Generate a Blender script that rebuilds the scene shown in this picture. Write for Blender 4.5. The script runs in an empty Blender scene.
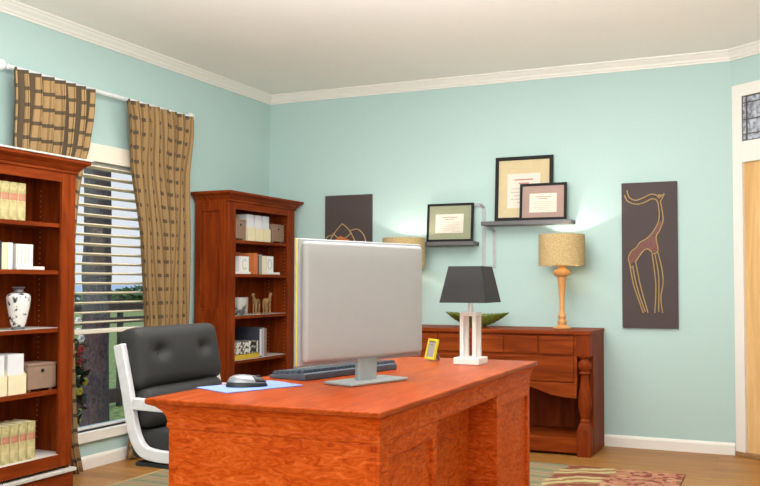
import bpy, bmesh, math, random
from math import pi, sin, cos, radians as R
from mathutils import Vector, Matrix
random.seed(7)
scene = bpy.context.scene
C = scene.collection

# ------------------------------------------------------------------ materials
def new_mat(name):
    m = bpy.data.materials.new(name); m.use_nodes = True
    nt = m.node_tree
    return m, nt, nt.nodes['Principled BSDF']

def N(nt, kind, **k):
    n = nt.nodes.new(kind)
    for a, v in k.items():
        if a in n.inputs: n.inputs[a].default_value = v
        else: setattr(n, a, v)
    return n

def L(nt, a, b): nt.links.new(a, b)

def c4(c): return (c[0], c[1], c[2], 1)

def srgb(r, g, b):
    f = lambda v: (v/255/12.92) if v/255 <= .04045 else ((v/255+.055)/1.055)**2.4
    return (f(r), f(g), f(b))

def ramp(nt, stops, interp='LINEAR'):
    r = nt.nodes.new('ShaderNodeValToRGB'); cr = r.color_ramp; cr.interpolation = interp
    while len(cr.elements) < len(stops): cr.elements.new(.5)
    for e, (p, c) in zip(cr.elements, stops): e.position = p; e.color = c4(c)
    return r

def plain(name, col, rough=.5, metal=0, spec=.5, noise=.06, scale=30, bump=0):
    m, nt, b = new_mat(name)
    tc = N(nt, 'ShaderNodeTexCoord'); no = N(nt, 'ShaderNodeTexNoise', Scale=scale, Detail=4.0)
    L(nt, tc.outputs['Object'], no.inputs['Vector'])
    lo = tuple(c*(1-noise) for c in col); hi = tuple(min(1, c*(1+noise)) for c in col)
    r = ramp(nt, [(.3, lo), (.7, hi)]); L(nt, no.outputs['Fac'], r.inputs['Fac'])
    L(nt, r.outputs['Color'], b.inputs['Base Color'])
    b.inputs['Roughness'].default_value = rough; b.inputs['Metallic'].default_value = metal
    b.inputs['Specular IOR Level'].default_value = spec
    if bump:
        bp = N(nt, 'ShaderNodeBump', Strength=bump, Distance=.002)
        L(nt, no.outputs['Fac'], bp.inputs['Height']); L(nt, bp.outputs['Normal'], b.inputs['Normal'])
    return m

def wood(name, dark, mid, light, scale=(14, 14, 1.6), rough=.48, dist=1.5, spec=.09, fig=0.0, rot=(0, 0, 0)):
    m, nt, b = new_mat(name)
    tc = N(nt, 'ShaderNodeTexCoord'); mp = N(nt, 'ShaderNodeMapping'); mp.inputs['Scale'].default_value = scale; mp.inputs['Rotation'].default_value = rot; mp.vector_type = 'TEXTURE' if False else 'POINT'
    L(nt, tc.outputs['Object'], mp.inputs['Vector'])
    a = N(nt, 'ShaderNodeTexNoise', Scale=1.0, Detail=6.0, Roughness=.6, Distortion=dist)
    L(nt, mp.outputs['Vector'], a.inputs['Vector'])
    fac = a.outputs['Fac']
    if fig:
        w = N(nt, 'ShaderNodeTexWave', Scale=fig, Distortion=9.0, Detail=3.0)
        w.inputs['Detail Scale'].default_value = 1.6
        L(nt, mp.outputs['Vector'], w.inputs['Vector'])
        mx = N(nt, 'ShaderNodeMath', operation='MULTIPLY_ADD'); mx.inputs[1].default_value = .32; L(nt, w.outputs['Fac'], mx.inputs[0])
        ml = N(nt, 'ShaderNodeMath', operation='MULTIPLY'); ml.inputs[1].default_value = .68; L(nt, fac, ml.inputs[0])
        L(nt, ml.outputs[0], mx.inputs[2]); fac = mx.outputs[0]
    r = ramp(nt, [(.30, dark), (.5, mid), (.70, light)])
    L(nt, fac, r.inputs['Fac']); L(nt, r.outputs['Color'], b.inputs['Base Color'])
    b.inputs['Roughness'].default_value = rough; b.inputs['Specular IOR Level'].default_value = spec
    bp = N(nt, 'ShaderNodeBump', Strength=.08, Distance=.002); L(nt, fac, bp.inputs['Height']); L(nt, bp.outputs['Normal'], b.inputs['Normal'])
    return m

M = {}
M['wall'] = plain('aqua_wall_paint', srgb(178, 204, 201), .7, spec=.2, noise=.012, scale=60, bump=.03)
M['ceil'] = plain('ceiling_paint', srgb(243, 240, 236), .8, spec=.1, noise=.01, scale=60)
M['trim'] = plain('white_trim_paint', srgb(232, 228, 222), .45, noise=.01)
M['cherry'] = wood('cherry_wood', srgb(94, 34, 8), srgb(124, 49, 13), srgb(144, 62, 20))
M['cherry_h'] = wood('cherry_wood_horizontal', srgb(94, 34, 8), srgb(124, 49, 13), srgb(144, 62, 20), scale=(14, 1.6, 14))
M['console'] = wood('console_cherry', srgb(100, 38, 9), srgb(128, 53, 14), srgb(146, 66, 21), scale=(1.6, 14, 14))
M['desk'] = wood('figured_desk_wood', srgb(156, 50, 4), srgb(196, 80, 18), srgb(216, 106, 44), scale=(15, 15, 46), rough=.45, dist=2.0, rot=(R(12), R(24), 0))
M['desktop'] = wood('figured_desktop_wood', srgb(132, 48, 9), srgb(156, 62, 15), srgb(172, 76, 25), scale=(26, 4, 26), rough=.33, dist=1.6)
M['shelfwhite'] = plain('pale_grey_shelf_face', srgb(205, 200, 194), .5)
M['blackleather'] = plain('charcoal_leather', srgb(31, 31, 32), .66, noise=.12, scale=160, bump=.12)
M['chairwhite'] = plain('white_lacquered_metal', srgb(208, 208, 212), .35)
M['blackplastic'] = plain('black_plastic', srgb(26, 27, 30), .35)
M['greyplastic'] = plain('grey_bezel_plastic', srgb(150, 152, 156), .4)
M['paleplastic'] = plain('pale_grey_plastic', srgb(162, 160, 160), .5, noise=.01)
M['standgrey'] = plain('silver_grey_stand', srgb(152, 156, 156), .38, metal=.25)
M['yellow'] = plain('lime_yellow', srgb(214, 206, 40), .45)
M['keys'] = plain('slate_keys', srgb(58, 68, 80), .5)
M['kbody'] = plain('slate_keyboard_body', srgb(74, 86, 100), .5)
M['pad'] = plain('blue_mouse_pad', srgb(122, 146, 210), .8, noise=.03)
M['silver'] = plain('silver_plastic', srgb(150, 152, 156), .28, metal=.5)
M['screen'] = plain('dark_screen', srgb(20, 22, 26), .15)
M['white'] = plain('white_lacquer', srgb(232, 228, 224), .35, noise=.01)
M['greyshade'] = plain('charcoal_shade_fabric', srgb(44, 44, 46), .9, noise=.1, scale=220)
M['shelfgrey'] = plain('slate_grey_shelf', srgb(92, 90, 94), .5)
M['strap'] = plain('pale_grey_steel', srgb(172, 172, 178), .4, metal=.2)
M['frameblack'] = plain('black_frame_wood', srgb(22, 22, 22), .6, spec=.25)
M['mat_tan'] = plain('tan_mount_board', srgb(204, 186, 148), .9, noise=.03)
M['mat_mauve'] = plain('mauve_brown_mount_board', srgb(166, 140, 132), .9, noise=.03)
M['mat_olive'] = plain('olive_mount_board', srgb(150, 152, 126), .9, noise=.03)
M['paper'] = plain('certificate_paper', srgb(222, 210, 198), .9, noise=.02)
M['ink_red'] = plain('faded_red_ink', srgb(190, 132, 120), .9)
M['ink_grey'] = plain('faded_grey_ink', srgb(166, 152, 144), .9)
M['canvas'] = plain('dark_brown_canvas', srgb(70, 58, 58), .75, noise=.06, scale=90)
M['gold'] = plain('gold_wire', srgb(172, 144, 96), .45)
M['rust'] = plain('rust_red_glass', srgb(98, 44, 30), .5, noise=.35, scale=70)
M['orange'] = plain('orange_glaze', srgb(196, 96, 40), .45, noise=.2)
M['lampwood'] = plain('honey_gold_turned_wood', srgb(206, 150, 90), .35, noise=.08)
M['tan_leather'] = plain('taupe_box_board', srgb(146, 118, 100), .6, noise=.06)
M['cream'] = plain('cream_card', srgb(232, 220, 184), .7, noise=.03)
M['whitecard'] = plain('white_card', srgb(222, 222, 226), .7, noise=.02)
M['plaster'] = plain('white_plaster', srgb(232, 230, 226), .7, noise=.02)
M['greyrelief'] = plain('grey_relief', srgb(198, 196, 194), .7)
M['orangebook'] = plain('orange_book_cloth', srgb(204, 116, 62), .7)
M['tanbook'] = plain('tan_book_cloth', srgb(164, 92, 48), .7)
M['greybook'] = plain('grey_book_cloth', srgb(150, 148, 146), .7)
M['darkbook'] = plain('blue_black_binder_cloth', srgb(60, 62, 74), .6)
M['lilac'] = plain('lilac_grey_card', srgb(176, 170, 190), .7)
M['yellowbook'] = plain('yellow_book_cloth', srgb(206, 168, 46), .6)
M['pages'] = plain('cream_pages', srgb(226, 214, 190), .9, noise=.05, scale=120)
M['bronze'] = plain('carved_pale_wood', srgb(150, 116, 74), .5, noise=.2)
M['rod'] = plain('white_rod_enamel', srgb(226, 228, 230), .35)
M['blind'] = plain('cream_blind_slat', srgb(236, 224, 200), .55, noise=.03)
M['blindwhite'] = plain('cream_valance', srgb(236, 228, 212), .5, noise=.01)
M['holes'] = plain('shelf_pin_brass', srgb(176, 122, 92), .5)
M['threshold'] = plain('brown_threshold', srgb(150, 112, 76), .5)
M['lead'] = plain('dark_lead_came', srgb(92, 86, 80), .45, metal=.4)
M['bulb'] = None
M['leaf'] = plain('green_leaves', srgb(58, 88, 48), .6, noise=.4, scale=8)
M['leafdark'] = plain('dark_green_leaves', srgb(40, 62, 40), .6, noise=.4, scale=8)
M['red_petal'] = plain('red_petals', srgb(200, 60, 60), .6)
M['yellow_petal'] = plain('yellow_petals', srgb(235, 205, 60), .6)
M['white_petal'] = plain('white_petals', srgb(235, 235, 230), .6)
M['fence'] = plain('dark_weathered_wood', srgb(66, 52, 48), .8, noise=.25)
M['stone'] = plain('pale_edging_stone', srgb(206, 196, 180), .8, noise=.2, scale=12)
M['ironpost'] = plain('dark_iron', srgb(50, 48, 50), .6)
M['vase_neck'] = plain('grey_vase_glaze', srgb(98, 96, 98), .35)

def door_mat():
    return wood('light_oak_door', srgb(206, 162, 106), srgb(222, 182, 126), srgb(232, 198, 146), scale=(10, 10, 1.2), rough=.45, dist=.8)
M['door'] = door_mat()

def floor_mat():
    m, nt, b = new_mat('oak_plank_floor')
    tc = N(nt, 'ShaderNodeTexCoord')
    br = N(nt, 'ShaderNodeTexBrick'); br.inputs['Scale'].default_value = 1.0
    br.inputs['Brick Width'].default_value = 1.4; br.inputs['Row Height'].default_value = .09
    br.inputs['Mortar Size'].default_value = .0012; br.inputs['Color1'].default_value = c4(srgb(172, 122, 64)); br.inputs['Color2'].default_value = c4(srgb(154, 106, 52)); br.inputs['Mortar'].default_value = c4(srgb(116, 76, 40))
    L(nt, tc.outputs['Object'], br.inputs['Vector'])
    mp = N(nt, 'ShaderNodeMapping'); mp.inputs['Scale'].default_value = (1.5, 22, 1); L(nt, tc.outputs['Object'], mp.inputs['Vector'])
    no = N(nt, 'ShaderNodeTexNoise', Scale=2.0, Detail=6.0, Distortion=1.0); L(nt, mp.outputs['Vector'], no.inputs['Vector'])
    r = ramp(nt, [(.3, (.78, .76, .72)), (.7, (1.15, 1.12, 1.08))]); L(nt, no.outputs['Fac'], r.inputs['Fac'])
    mx = N(nt, 'ShaderNodeMix', data_type='RGBA', blend_type='MULTIPLY'); mx.inputs['Factor'].default_value = 1
    L(nt, br.outputs['Color'], mx.inputs[6]); L(nt, r.outputs['Color'], mx.inputs[7]); L(nt, mx.outputs[2], b.inputs['Base Color'])
    b.inputs['Roughness'].default_value = .42; b.inputs['Specular IOR Level'].default_value = .35
    return m
M['floor'] = floor_mat()

def rug_mat():
    m, nt, b = new_mat('leafy_woven_rug')
    tc = N(nt, 'ShaderNodeTexCoord'); sx = N(nt, 'ShaderNodeSeparateXYZ'); L(nt, tc.outputs['Object'], sx.inputs[0])
    wob = N(nt, 'ShaderNodeTexNoise', Scale=6.0, Detail=3.0); L(nt, tc.outputs['Object'], wob.inputs['Vector'])
    # sage ground with beige / rose bands
    wv = N(nt, 'ShaderNodeTexWave', Scale=1.9, Distortion=3.2, Detail=2.0, bands_direction='Y'); L(nt, tc.outputs['Object'], wv.inputs['Vector'])
    ground = ramp(nt, [(0, srgb(126, 124, 96)), (.35, srgb(150, 146, 116)), (.62, srgb(120, 126, 104)), (.8, srgb(176, 150, 118)), (1, srgb(150, 128, 98))]); L(nt, wv.outputs['Fac'], ground.inputs['Fac'])
    # leaf arcs: rings about a point
    vs = N(nt, 'ShaderNodeVectorMath', operation='DISTANCE'); vs.inputs[1].default_value = (1.20, .85, 0)
    wobv = N(nt, 'ShaderNodeMix', data_type='RGBA'); wobv.inputs['Factor'].default_value = .13
    L(nt, tc.outputs['Object'], wobv.inputs[6]); L(nt, wob.outputs['Color'], wobv.inputs[7]); L(nt, wobv.outputs[2], vs.inputs[0])
    ring = N(nt, 'ShaderNodeMath', operation='MULTIPLY'); ring.inputs[1].default_value = 5.0; L(nt, vs.outputs['Value'], ring.inputs[0])
    fr = N(nt, 'ShaderNodeMath', operation='FRACT'); L(nt, ring.outputs[0], fr.inputs[0])
    arcs = ramp(nt, [(0, srgb(132, 72, 66)), (.16, srgb(126, 66, 62)), (.2, srgb(150, 114, 74)), (.36, srgb(188, 174, 130)), (.56, srgb(150, 112, 74)), (.72, srgb(186, 170, 126)), (.9, srgb(140, 100, 66))], 'CONSTANT'); L(nt, fr.outputs[0], arcs.inputs['Fac'])
    # rose mottle
    vo = N(nt, 'ShaderNodeTexVoronoi', Scale=30.0); L(nt, tc.outputs['Object'], vo.inputs['Vector'])
    sv = N(nt, 'ShaderNodeSeparateColor'); L(nt, vo.outputs['Color'], sv.inputs[0])
    rose = ramp(nt, [(0, srgb(176, 124, 98)), (.3, srgb(140, 96, 70)), (.48, srgb(186, 142, 112)), (.68, srgb(136, 66, 64)), (.82, srgb(172, 126, 96))], 'CONSTANT'); L(nt, sv.outputs[0], rose.inputs['Fac'])
    # masks along x (object origin at rug centre)
    def mask(x0, x1):
        ad = N(nt, 'ShaderNodeMath', operation='MULTIPLY_ADD'); ad.inputs[1].default_value = .22; L(nt, wob.outputs['Fac'], ad.inputs[0]); L(nt, sx.outputs[0], ad.inputs[2])
        mr = N(nt, 'ShaderNodeMapRange'); mr.inputs['From Min'].default_value = x0; mr.inputs['From Max'].default_value = x1
        L(nt, ad.outputs[0], mr.inputs['Value']); return mr.outputs['Result']
    m1 = N(nt, 'ShaderNodeMix', data_type='RGBA'); L(nt, mask(.84, .86), m1.inputs['Factor']); L(nt, ground.outputs['Color'], m1.inputs[6]); L(nt, arcs.outputs['Color'], m1.inputs[7])
    m2 = N(nt, 'ShaderNodeMix', data_type='RGBA'); L(nt, mask(1.14, 1.17), m2.inputs['Factor']); L(nt, m1.outputs[2], m2.inputs[6]); L(nt, rose.outputs['Color'], m2.inputs[7])
    L(nt, m2.outputs[2], b.inputs['Base Color']); b.inputs['Roughness'].default_value = .95; b.inputs['Specular IOR Level'].default_value = .1
    return m
M['rug'] = rug_mat()
M['rugedge'] = plain('beige_rug_binding', srgb(178, 150, 104), .95)

def curtain_mat(name, hs, hw_, vs, vw, dash, base_lo, base_hi, fine):
    m, nt, b = new_mat(name)
    uv = N(nt, 'ShaderNodeUVMap'); sx = N(nt, 'ShaderNodeSeparateXYZ'); L(nt, uv.outputs['UV'], sx.inputs[0])
    def stripe(sock, period, width):
        a = N(nt, 'ShaderNodeMath', operation='MULTIPLY'); a.inputs[1].default_value = 1/period; L(nt, sock, a.inputs[0])
        f = N(nt, 'ShaderNodeMath', operation='FRACT'); L(nt, a.outputs[0], f.inputs[0])
        s = N(nt, 'ShaderNodeMath', operation='LESS_THAN'); s.inputs[1].default_value = width; L(nt, f.outputs[0], s.inputs[0]); return s.outputs[0]
    def op(kind, a, b_):
        n = N(nt, 'ShaderNodeMath', operation=kind); L(nt, a, n.inputs[0])
        if isinstance(b_, float): n.inputs[1].default_value = b_
        else: L(nt, b_, n.inputs[1])
        return n.outputs[0]
    h = stripe(sx.outputs[1], hs, hw_); v = stripe(sx.outputs[0], vs, vw); v2 = stripe(sx.outputs[0], .026, .3)
    no = N(nt, 'ShaderNodeTexNoise', Scale=260.0, Detail=2.0); L(nt, uv.outputs['UV'], no.inputs['Vector'])
    base = ramp(nt, [(.3, base_lo), (.7, base_hi)]); L(nt, no.outputs['Fac'], base.inputs['Fac'])
    a0 = N(nt, 'ShaderNodeMix', data_type='RGBA'); L(nt, op('MULTIPLY', v2, fine), a0.inputs['Factor']); L(nt, base.outputs['Color'], a0.inputs[6]); a0.inputs[7].default_value = c4(srgb(112, 86, 58))
    mark = op('MULTIPLY', h, stripe(sx.outputs[0], vs, dash)) if dash else op('MAXIMUM', h, v)
    a1 = N(nt, 'ShaderNodeMix', data_type='RGBA'); L(nt, op('MULTIPLY', mark, .85), a1.inputs['Factor']); L(nt, a0.outputs[2], a1.inputs[6]); a1.inputs[7].default_value = c4(srgb(76, 68, 60))
    L(nt, a1.outputs[2], b.inputs['Base Color']); b.inputs['Roughness'].default_value = .85; b.inputs['Specular IOR Level'].default_value = .15
    return m
M['curtain'] = curtain_mat('tan_check_curtain_fabric', .088, .24, .1571, .34, 0, srgb(158, 128, 88), srgb(192, 160, 114), .55)
M['curtain_fine'] = curtain_mat('tan_dashed_curtain_fabric', .092, .26, .0786, .16, .5, srgb(136, 108, 72), srgb(178, 146, 102), .7)


def raffia():
    m, nt, b = new_mat('woven_raffia_shade')
    tc = N(nt, 'ShaderNodeTexCoord'); mp = N(nt, 'ShaderNodeMapping'); mp.inputs['Scale'].default_value = (150, 150, 420); L(nt, tc.outputs['Object'], mp.inputs['Vector'])
    no = N(nt, 'ShaderNodeTexNoise', Scale=1.0, Detail=2.0); L(nt, mp.outputs['Vector'], no.inputs['Vector'])
    r = ramp(nt, [(.34, srgb(150, 126, 84)), (.5, srgb(186, 160, 112)), (.66, srgb(208, 184, 138))]); L(nt, no.outputs['Fac'], r.inputs['Fac'])
    L(nt, r.outputs['Color'], b.inputs['Base Color']); b.inputs['Roughness'].default_value = .9
    return m
M['raffia'] = raffia()

def glass_mat(name, tint=(1, 1, 1), refl=.06):
    m = bpy.data.materials.new(name); m.use_nodes = True; nt = m.node_tree
    nt.nodes.remove(nt.nodes['Principled BSDF']); out = nt.nodes['Material Output']
    t = N(nt, 'ShaderNodeBsdfTransparent'); t.inputs[0].default_value = c4(tint); g = N(nt, 'ShaderNodeBsdfGlossy', Roughness=.02)
    mx = N(nt, 'ShaderNodeMixShader'); mx.inputs[0].default_value = refl
    L(nt, t.outputs[0], mx.inputs[1]); L(nt, g.outputs[0], mx.inputs[2]); L(nt, mx.outputs[0], out.inputs['Surface']); return m
M['glass'] = glass_mat('clear_window_glass')
M['clear'] = glass_mat('picture_glass', refl=.04)

def textured_glass():
    m, nt, b = new_mat('rippled_leaded_glass')
    tc = N(nt, 'ShaderNodeTexCoord'); no = N(nt, 'ShaderNodeTexNoise', Scale=34.0, Detail=3.0); L(nt, tc.outputs['Object'], no.inputs['Vector'])
    r = ramp(nt, [(.35, srgb(120, 124, 138)), (.65, srgb(196, 202, 214))]); L(nt, no.outputs['Fac'], r.inputs['Fac']); L(nt, r.outputs['Color'], b.inputs['Base Color'])
    b.inputs['Roughness'].default_value = .15; return m
M['leadglass'] = textured_glass()

def bark():
    m, nt, b = new_mat('grey_fibrous_bark')
    tc = N(nt, 'ShaderNodeTexCoord'); mp = N(nt, 'ShaderNodeMapping'); mp.inputs['Scale'].default_value = (30, 30, 14); L(nt, tc.outputs['Object'], mp.inputs['Vector'])
    no = N(nt, 'ShaderNodeTexNoise', Scale=1.2, Detail=6.0, Distortion=1.2); L(nt, mp.outputs['Vector'], no.inputs['Vector'])
    r = ramp(nt, [(.3, srgb(44, 40, 48)), (.55, srgb(74, 66, 72)), (.75, srgb(98, 88, 92))]); L(nt, no.outputs['Fac'], r.inputs['Fac']); L(nt, r.outputs['Color'], b.inputs['Base Color'])
    b.inputs['Roughness'].default_value = .9; bp = N(nt, 'ShaderNodeBump', Strength=.5, Distance=.02); L(nt, no.outputs['Fac'], bp.inputs['Height']); L(nt, bp.outputs['Normal'], b.inputs['Normal']); return m
M['bark'] = bark()

def two_tone(name, c1, c2, scale, lo=.45, hi=.55, rough=.5, detail=3.0, vec=(1, 1, 1)):
    m, nt, b = new_mat(name)
    tc = N(nt, 'ShaderNodeTexCoord'); mp = N(nt, 'ShaderNodeMapping'); mp.inputs['Scale'].default_value = vec; L(nt, tc.outputs['Object'], mp.inputs['Vector'])
    no = N(nt, 'ShaderNodeTexNoise', Scale=scale, Detail=detail); L(nt, mp.outputs['Vector'], no.inputs['Vector'])
    r = ramp(nt, [(lo, c1), (hi, c2)]); L(nt, no.outputs['Fac'], r.inputs['Fac']); L(nt, r.outputs['Color'], b.inputs['Base Color']); b.inputs['Roughness'].default_value = rough
    return m
M['lawn'] = two_tone('lawn_grass', srgb(96, 120, 62), srgb(140, 158, 92), 14, rough=.95)
M['sea'] = two_tone('blue_sea', srgb(120, 160, 196), srgb(150, 184, 212), .02, rough=.35)
M['vase'] = two_tone('white_vase_with_black_blossom', srgb(232, 230, 228), srgb(56, 58, 60), 34, .54, .62, rough=.25)
M['antique'] = two_tone('mottled_cream_green_book', srgb(206, 190, 140), srgb(150, 148, 92), 26, .4, .72, rough=.6)
M['spine_red'] = plain('faded_red_spine_label', srgb(186, 124, 100), .6, noise=.25)
M['mug'] = two_tone('silver_grey_cup_relief', srgb(168, 164, 160), srgb(82, 80, 78), 16, .5, .6, rough=.35)
M['patterned'] = two_tone('black_white_patterned_box', srgb(28, 26, 26), srgb(222, 218, 210), 34, .5, .54, rough=.6, vec=(1, 1, .7))
M['bowl'] = two_tone('mottled_green_glaze', srgb(66, 84, 26), srgb(122, 138, 56), 9, .4, .65, rough=.3)
M['bowlrib'] = plain('olive_green_glaze', srgb(104, 120, 52), .3, noise=.15)

def emis(name, col, s):
    m, nt, b = new_mat(name); b.inputs['Emission Color'].default_value = c4(col); b.inputs['Emission Strength'].default_value = s; return m
M['bulb'] = emis('lit_bulb_glass', (1, .9, .75), 6)

# ------------------------------------------------------------------ mesh helpers
class MB:
    def __init__(s): s.v = []; s.f = []; s.mi = []; s.uv = None
    def quad(s, pts, mi=0):
        b = len(s.v); s.v += [tuple(p) for p in pts]; s.f.append(tuple(range(b, b+len(pts)))); s.mi.append(mi)
    def box(s, x0, x1, y0, y1, z0, z1, mi=0, top=None, mtx=None, front=None):
        b = len(s.v)
        P = [(x, y, z) for z in (z0, z1) for y in (y0, y1) for x in (x0, x1)]
        if mtx: P = [tuple(mtx @ Vector(p)) for p in P]
        s.v += P
        F = [(0, 2, 3, 1), (4, 5, 7, 6), (0, 1, 5, 4), (1, 3, 7, 5), (3, 2, 6, 7), (2, 0, 4, 6)]
        for k, f in enumerate(F):
            s.f.append(tuple(b+i for i in f)); s.mi.append(top if (k == 1 and top is not None) else front if (k == 3 and front is not None) else mi)
        return s
    def lathe(s, prof, cx=0, cy=0, n=28, mi=0, z0=0, sx=1, sy=1):
        b = len(s.v)
        for (r, z) in prof:
            for k in range(n):
                a = 2*pi*k/n; s.v.append((cx+r*cos(a)*sx, cy+r*sin(a)*sy, z0+z))
        for i in range(len(prof)-1):
            for k in range(n):
                k2 = (k+1) % n
                s.f.append((b+i*n+k, b+i*n+k2, b+(i+1)*n+k2, b+(i+1)*n+k)); s.mi.append(mi)
        s.f.append(tuple(b+k for k in reversed(range(n)))); s.mi.append(mi)
        s.f.append(tuple(b+(len(prof)-1)*n+k for k in range(n))); s.mi.append(mi)
        return s
    def tube(s, pts, r, n=8, mi=0, closed=False):
        pts = [Vector(p) for p in pts]; rr = r if isinstance(r, (list, tuple)) else [r]*len(pts)
        b = len(s.v); m = len(pts); up = None
        for i, p in enumerate(pts):
            if closed: t = pts[(i+1) % m]-pts[i-1]
            else: t = pts[min(i+1, m-1)]-pts[max(i-1, 0)]
            t.normalize()
            if up is None: up = Vector((0, 0, 1)) if abs(t.z) < .9 else Vector((1, 0, 0))
            a = t.cross(up).normalized(); up = a.cross(t).normalized()
            for k in range(n):
                q = 2*pi*k/n; s.v.append(tuple(p+(a*cos(q)+up*sin(q))*rr[i]))
        for i in range(m if closed else m-1):
            j = (i+1) % m
            for k in range(n):
                k2 = (k+1) % n; s.f.append((b+i*n+k, b+i*n+k2, b+j*n+k2, b+j*n+k)); s.mi.append(mi)
        if not closed:
            s.f.append(tuple(b+k for k in reversed(range(n)))); s.mi.append(mi)
            s.f.append(tuple(b+(m-1)*n+k for k in range(n))); s.mi.append(mi)
        return s
    def prism(s, poly, fn, a0, a1, mi=0):
        # poly of 2D points, fn(p, q, a) -> 3D, extruded a0..a1
        b = len(s.v); n = len(poly)
        for a in (a0, a1):
            for (p, q) in poly: s.v.append(tuple(fn(p, q, a)))
        s.f.append(tuple(b+i for i in range(n))); s.mi.append(mi)
        s.f.append(tuple(b+n+i for i in reversed(range(n)))); s.mi.append(mi)
        for i in range(n):
            j = (i+1) % n; s.f.append((b+i, b+n+i, b+n+j, b+j)); s.mi.append(mi)
        return s
    def grid(s, fn, nu, nv, mi=0, uvfn=None, closed_u=False):
        b = len(s.v)
        for j in range(nv+1):
            for i in range(nu+1): s.v.append(tuple(fn(i/nu, j/nv)))
        for j in range(nv):
            for i in range(nu):
                s.f.append((b+j*(nu+1)+i, b+j*(nu+1)+i+1, b+(j+1)*(nu+1)+i+1, b+(j+1)*(nu+1)+i)); s.mi.append(mi)
        if uvfn:
            s.uv = [uvfn(i/nu, j/nv) for j in range(nv+1) for i in range(nu+1)]
        return s
    def sphere(s, c, r, n=12, m=8, mi=0, sz=1):
        prof = [(max(1e-4, r*sin(pi*k/m)), -r*sz*cos(pi*k/m)) for k in range(m+1)]
        return s.lathe(prof, c[0], c[1], n, mi, c[2])
    def rbox(s, c, d, r, n=10, mi=0, bulge=0, dimples=(), mtx=None):
        # rounded (cushion) box with half sizes d; dimples on +x face: (y, z, depth, sigma)
        b = len(s.v); idx = {}
        def put(u):
            p = [u[i]*d[i] for i in range(3)]; q = [max(-(d[i]-r), min(d[i]-r, p[i])) for i in range(3)]
            o = Vector([p[i]-q[i] for i in range(3)]); 
            if o.length > 1e-9: o = o.normalized()*r
            P = [q[i]+o[i] for i in range(3)]
            if bulge:
                P[0] += (1 if u[0] > 0 else -1)*abs(u[0])**3*bulge*(1-u[1]**2)*(1-u[2]**2)
            for (yy, zz, dp, sg) in dimples:
                if u[0] > .3: P[0] -= dp*math.exp(-((P[1]-yy)**2+(P[2]-zz)**2)/sg**2)
            v = Vector(P)
            if mtx: v = mtx @ v
            return tuple(v+Vector(c))
        def vid(u):
            k = tuple(round(x*1000) for x in u)
            if k not in idx: idx[k] = len(s.v); s.v.append(put(u))
            return idx[k]
        tt = [max(.02, (d[i]-r)/d[i]) for i in range(3)]
        def sp(t, ax_):  # grid lines placed so that the rounding gets its own three rows
            k_ = round((t+1)/2*n); e_ = [1, .86, .5, 0]
            if k_ <= 3: return -(tt[ax_]+(1-tt[ax_])*e_[k_])
            if k_ >= n-3: return tt[ax_]+(1-tt[ax_])*e_[n-k_]
            return tt[ax_]*(-1+2*(k_-3)/(n-6))
        for ax in range(3):
            for sg in (-1, 1):
                for i in range(n):
                    for j in range(n):
                        cs = []
                        for (di, dj) in ((0, 0), (1, 0), (1, 1), (0, 1)):
                            u = [0, 0, 0]; u[ax] = sg; u[(ax+1) % 3] = sp(-1+2*(i+di)/n, (ax+1) % 3); u[(ax+2) % 3] = sp(-1+2*(j+dj)/n, (ax+2) % 3); cs.append(vid(u))
                        if sg < 0: cs.reverse()
                        s.f.append(tuple(cs)); s.mi.append(mi)
        return s
    def build(s, name, mats, parent=None, bevel=0, smooth=False, solid=0, seg=2):
        me = bpy.data.meshes.new(name); me.from_pydata(s.v, [], s.f)
        if not isinstance(mats, (list, tuple)): mats = [mats]
        for m in mats: me.materials.append(M[m] if isinstance(m, str) else m)
        for p, i in zip(me.polygons, s.mi): p.material_index = i; p.use_smooth = smooth
        if s.uv:
            ul = me.uv_layers.new(name='UVMap')
            for lp in me.loops: ul.data[lp.index].uv = s.uv[lp.vertex_index]
        bm = bmesh.new(); bm.from_mesh(me); bmesh.ops.recalc_face_normals(bm, faces=bm.faces)
        bm.to_mesh(me); bm.free()
        o = bpy.data.objects.new(name, me); C.objects.link(o)
        if parent: o.parent = parent
        if solid:
            md = o.modifiers.new('thickness', 'SOLIDIFY'); md.thickness = solid; md.offset = 0
        if bevel:
            md = o.modifiers.new('edges', 'BEVEL'); md.width = bevel; md.segments = seg; md.limit_method = 'ANGLE'; md.angle_limit = R(50)
        if smooth:
            try: me.set_sharp_from_angle(angle=R(48))
            except Exception: pass
        return o

def box(name, m, x0, x1, y0, y1, z0, z1, parent=None, bevel=.002, **k):
    return MB().box(x0, x1, y0, y1, z0, z1, **k).build(name, m, parent, bevel)

def tag(o, label, cat, group=None):
    o['label'] = label; o['category'] = cat
    if group: o['group'] = group
    return o

def thing(name, label, cat, loc=(0, 0, 0), rz=0, group=None):
    o = bpy.data.objects.new(name, None); C.objects.link(o); o.empty_display_size = .1
    o.location = loc; o.rotation_euler = (0, 0, rz)
    return tag(o, label, cat, group)

def struct(o): o['kind'] = 'structure'; return o

def dup(o, loc, rz=None, label=None, group=None, parent=None):
    c = o.copy(); C.objects.link(c)
    if parent: c.parent = parent
    else:
        c.location = loc
        if rz is not None: c.rotation_euler = (0, 0, rz)
        if label: c['label'] = label
        if group: c['group'] = group
    for ch in list(o.children): dup(ch, None, parent=c)
    return c

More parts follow.
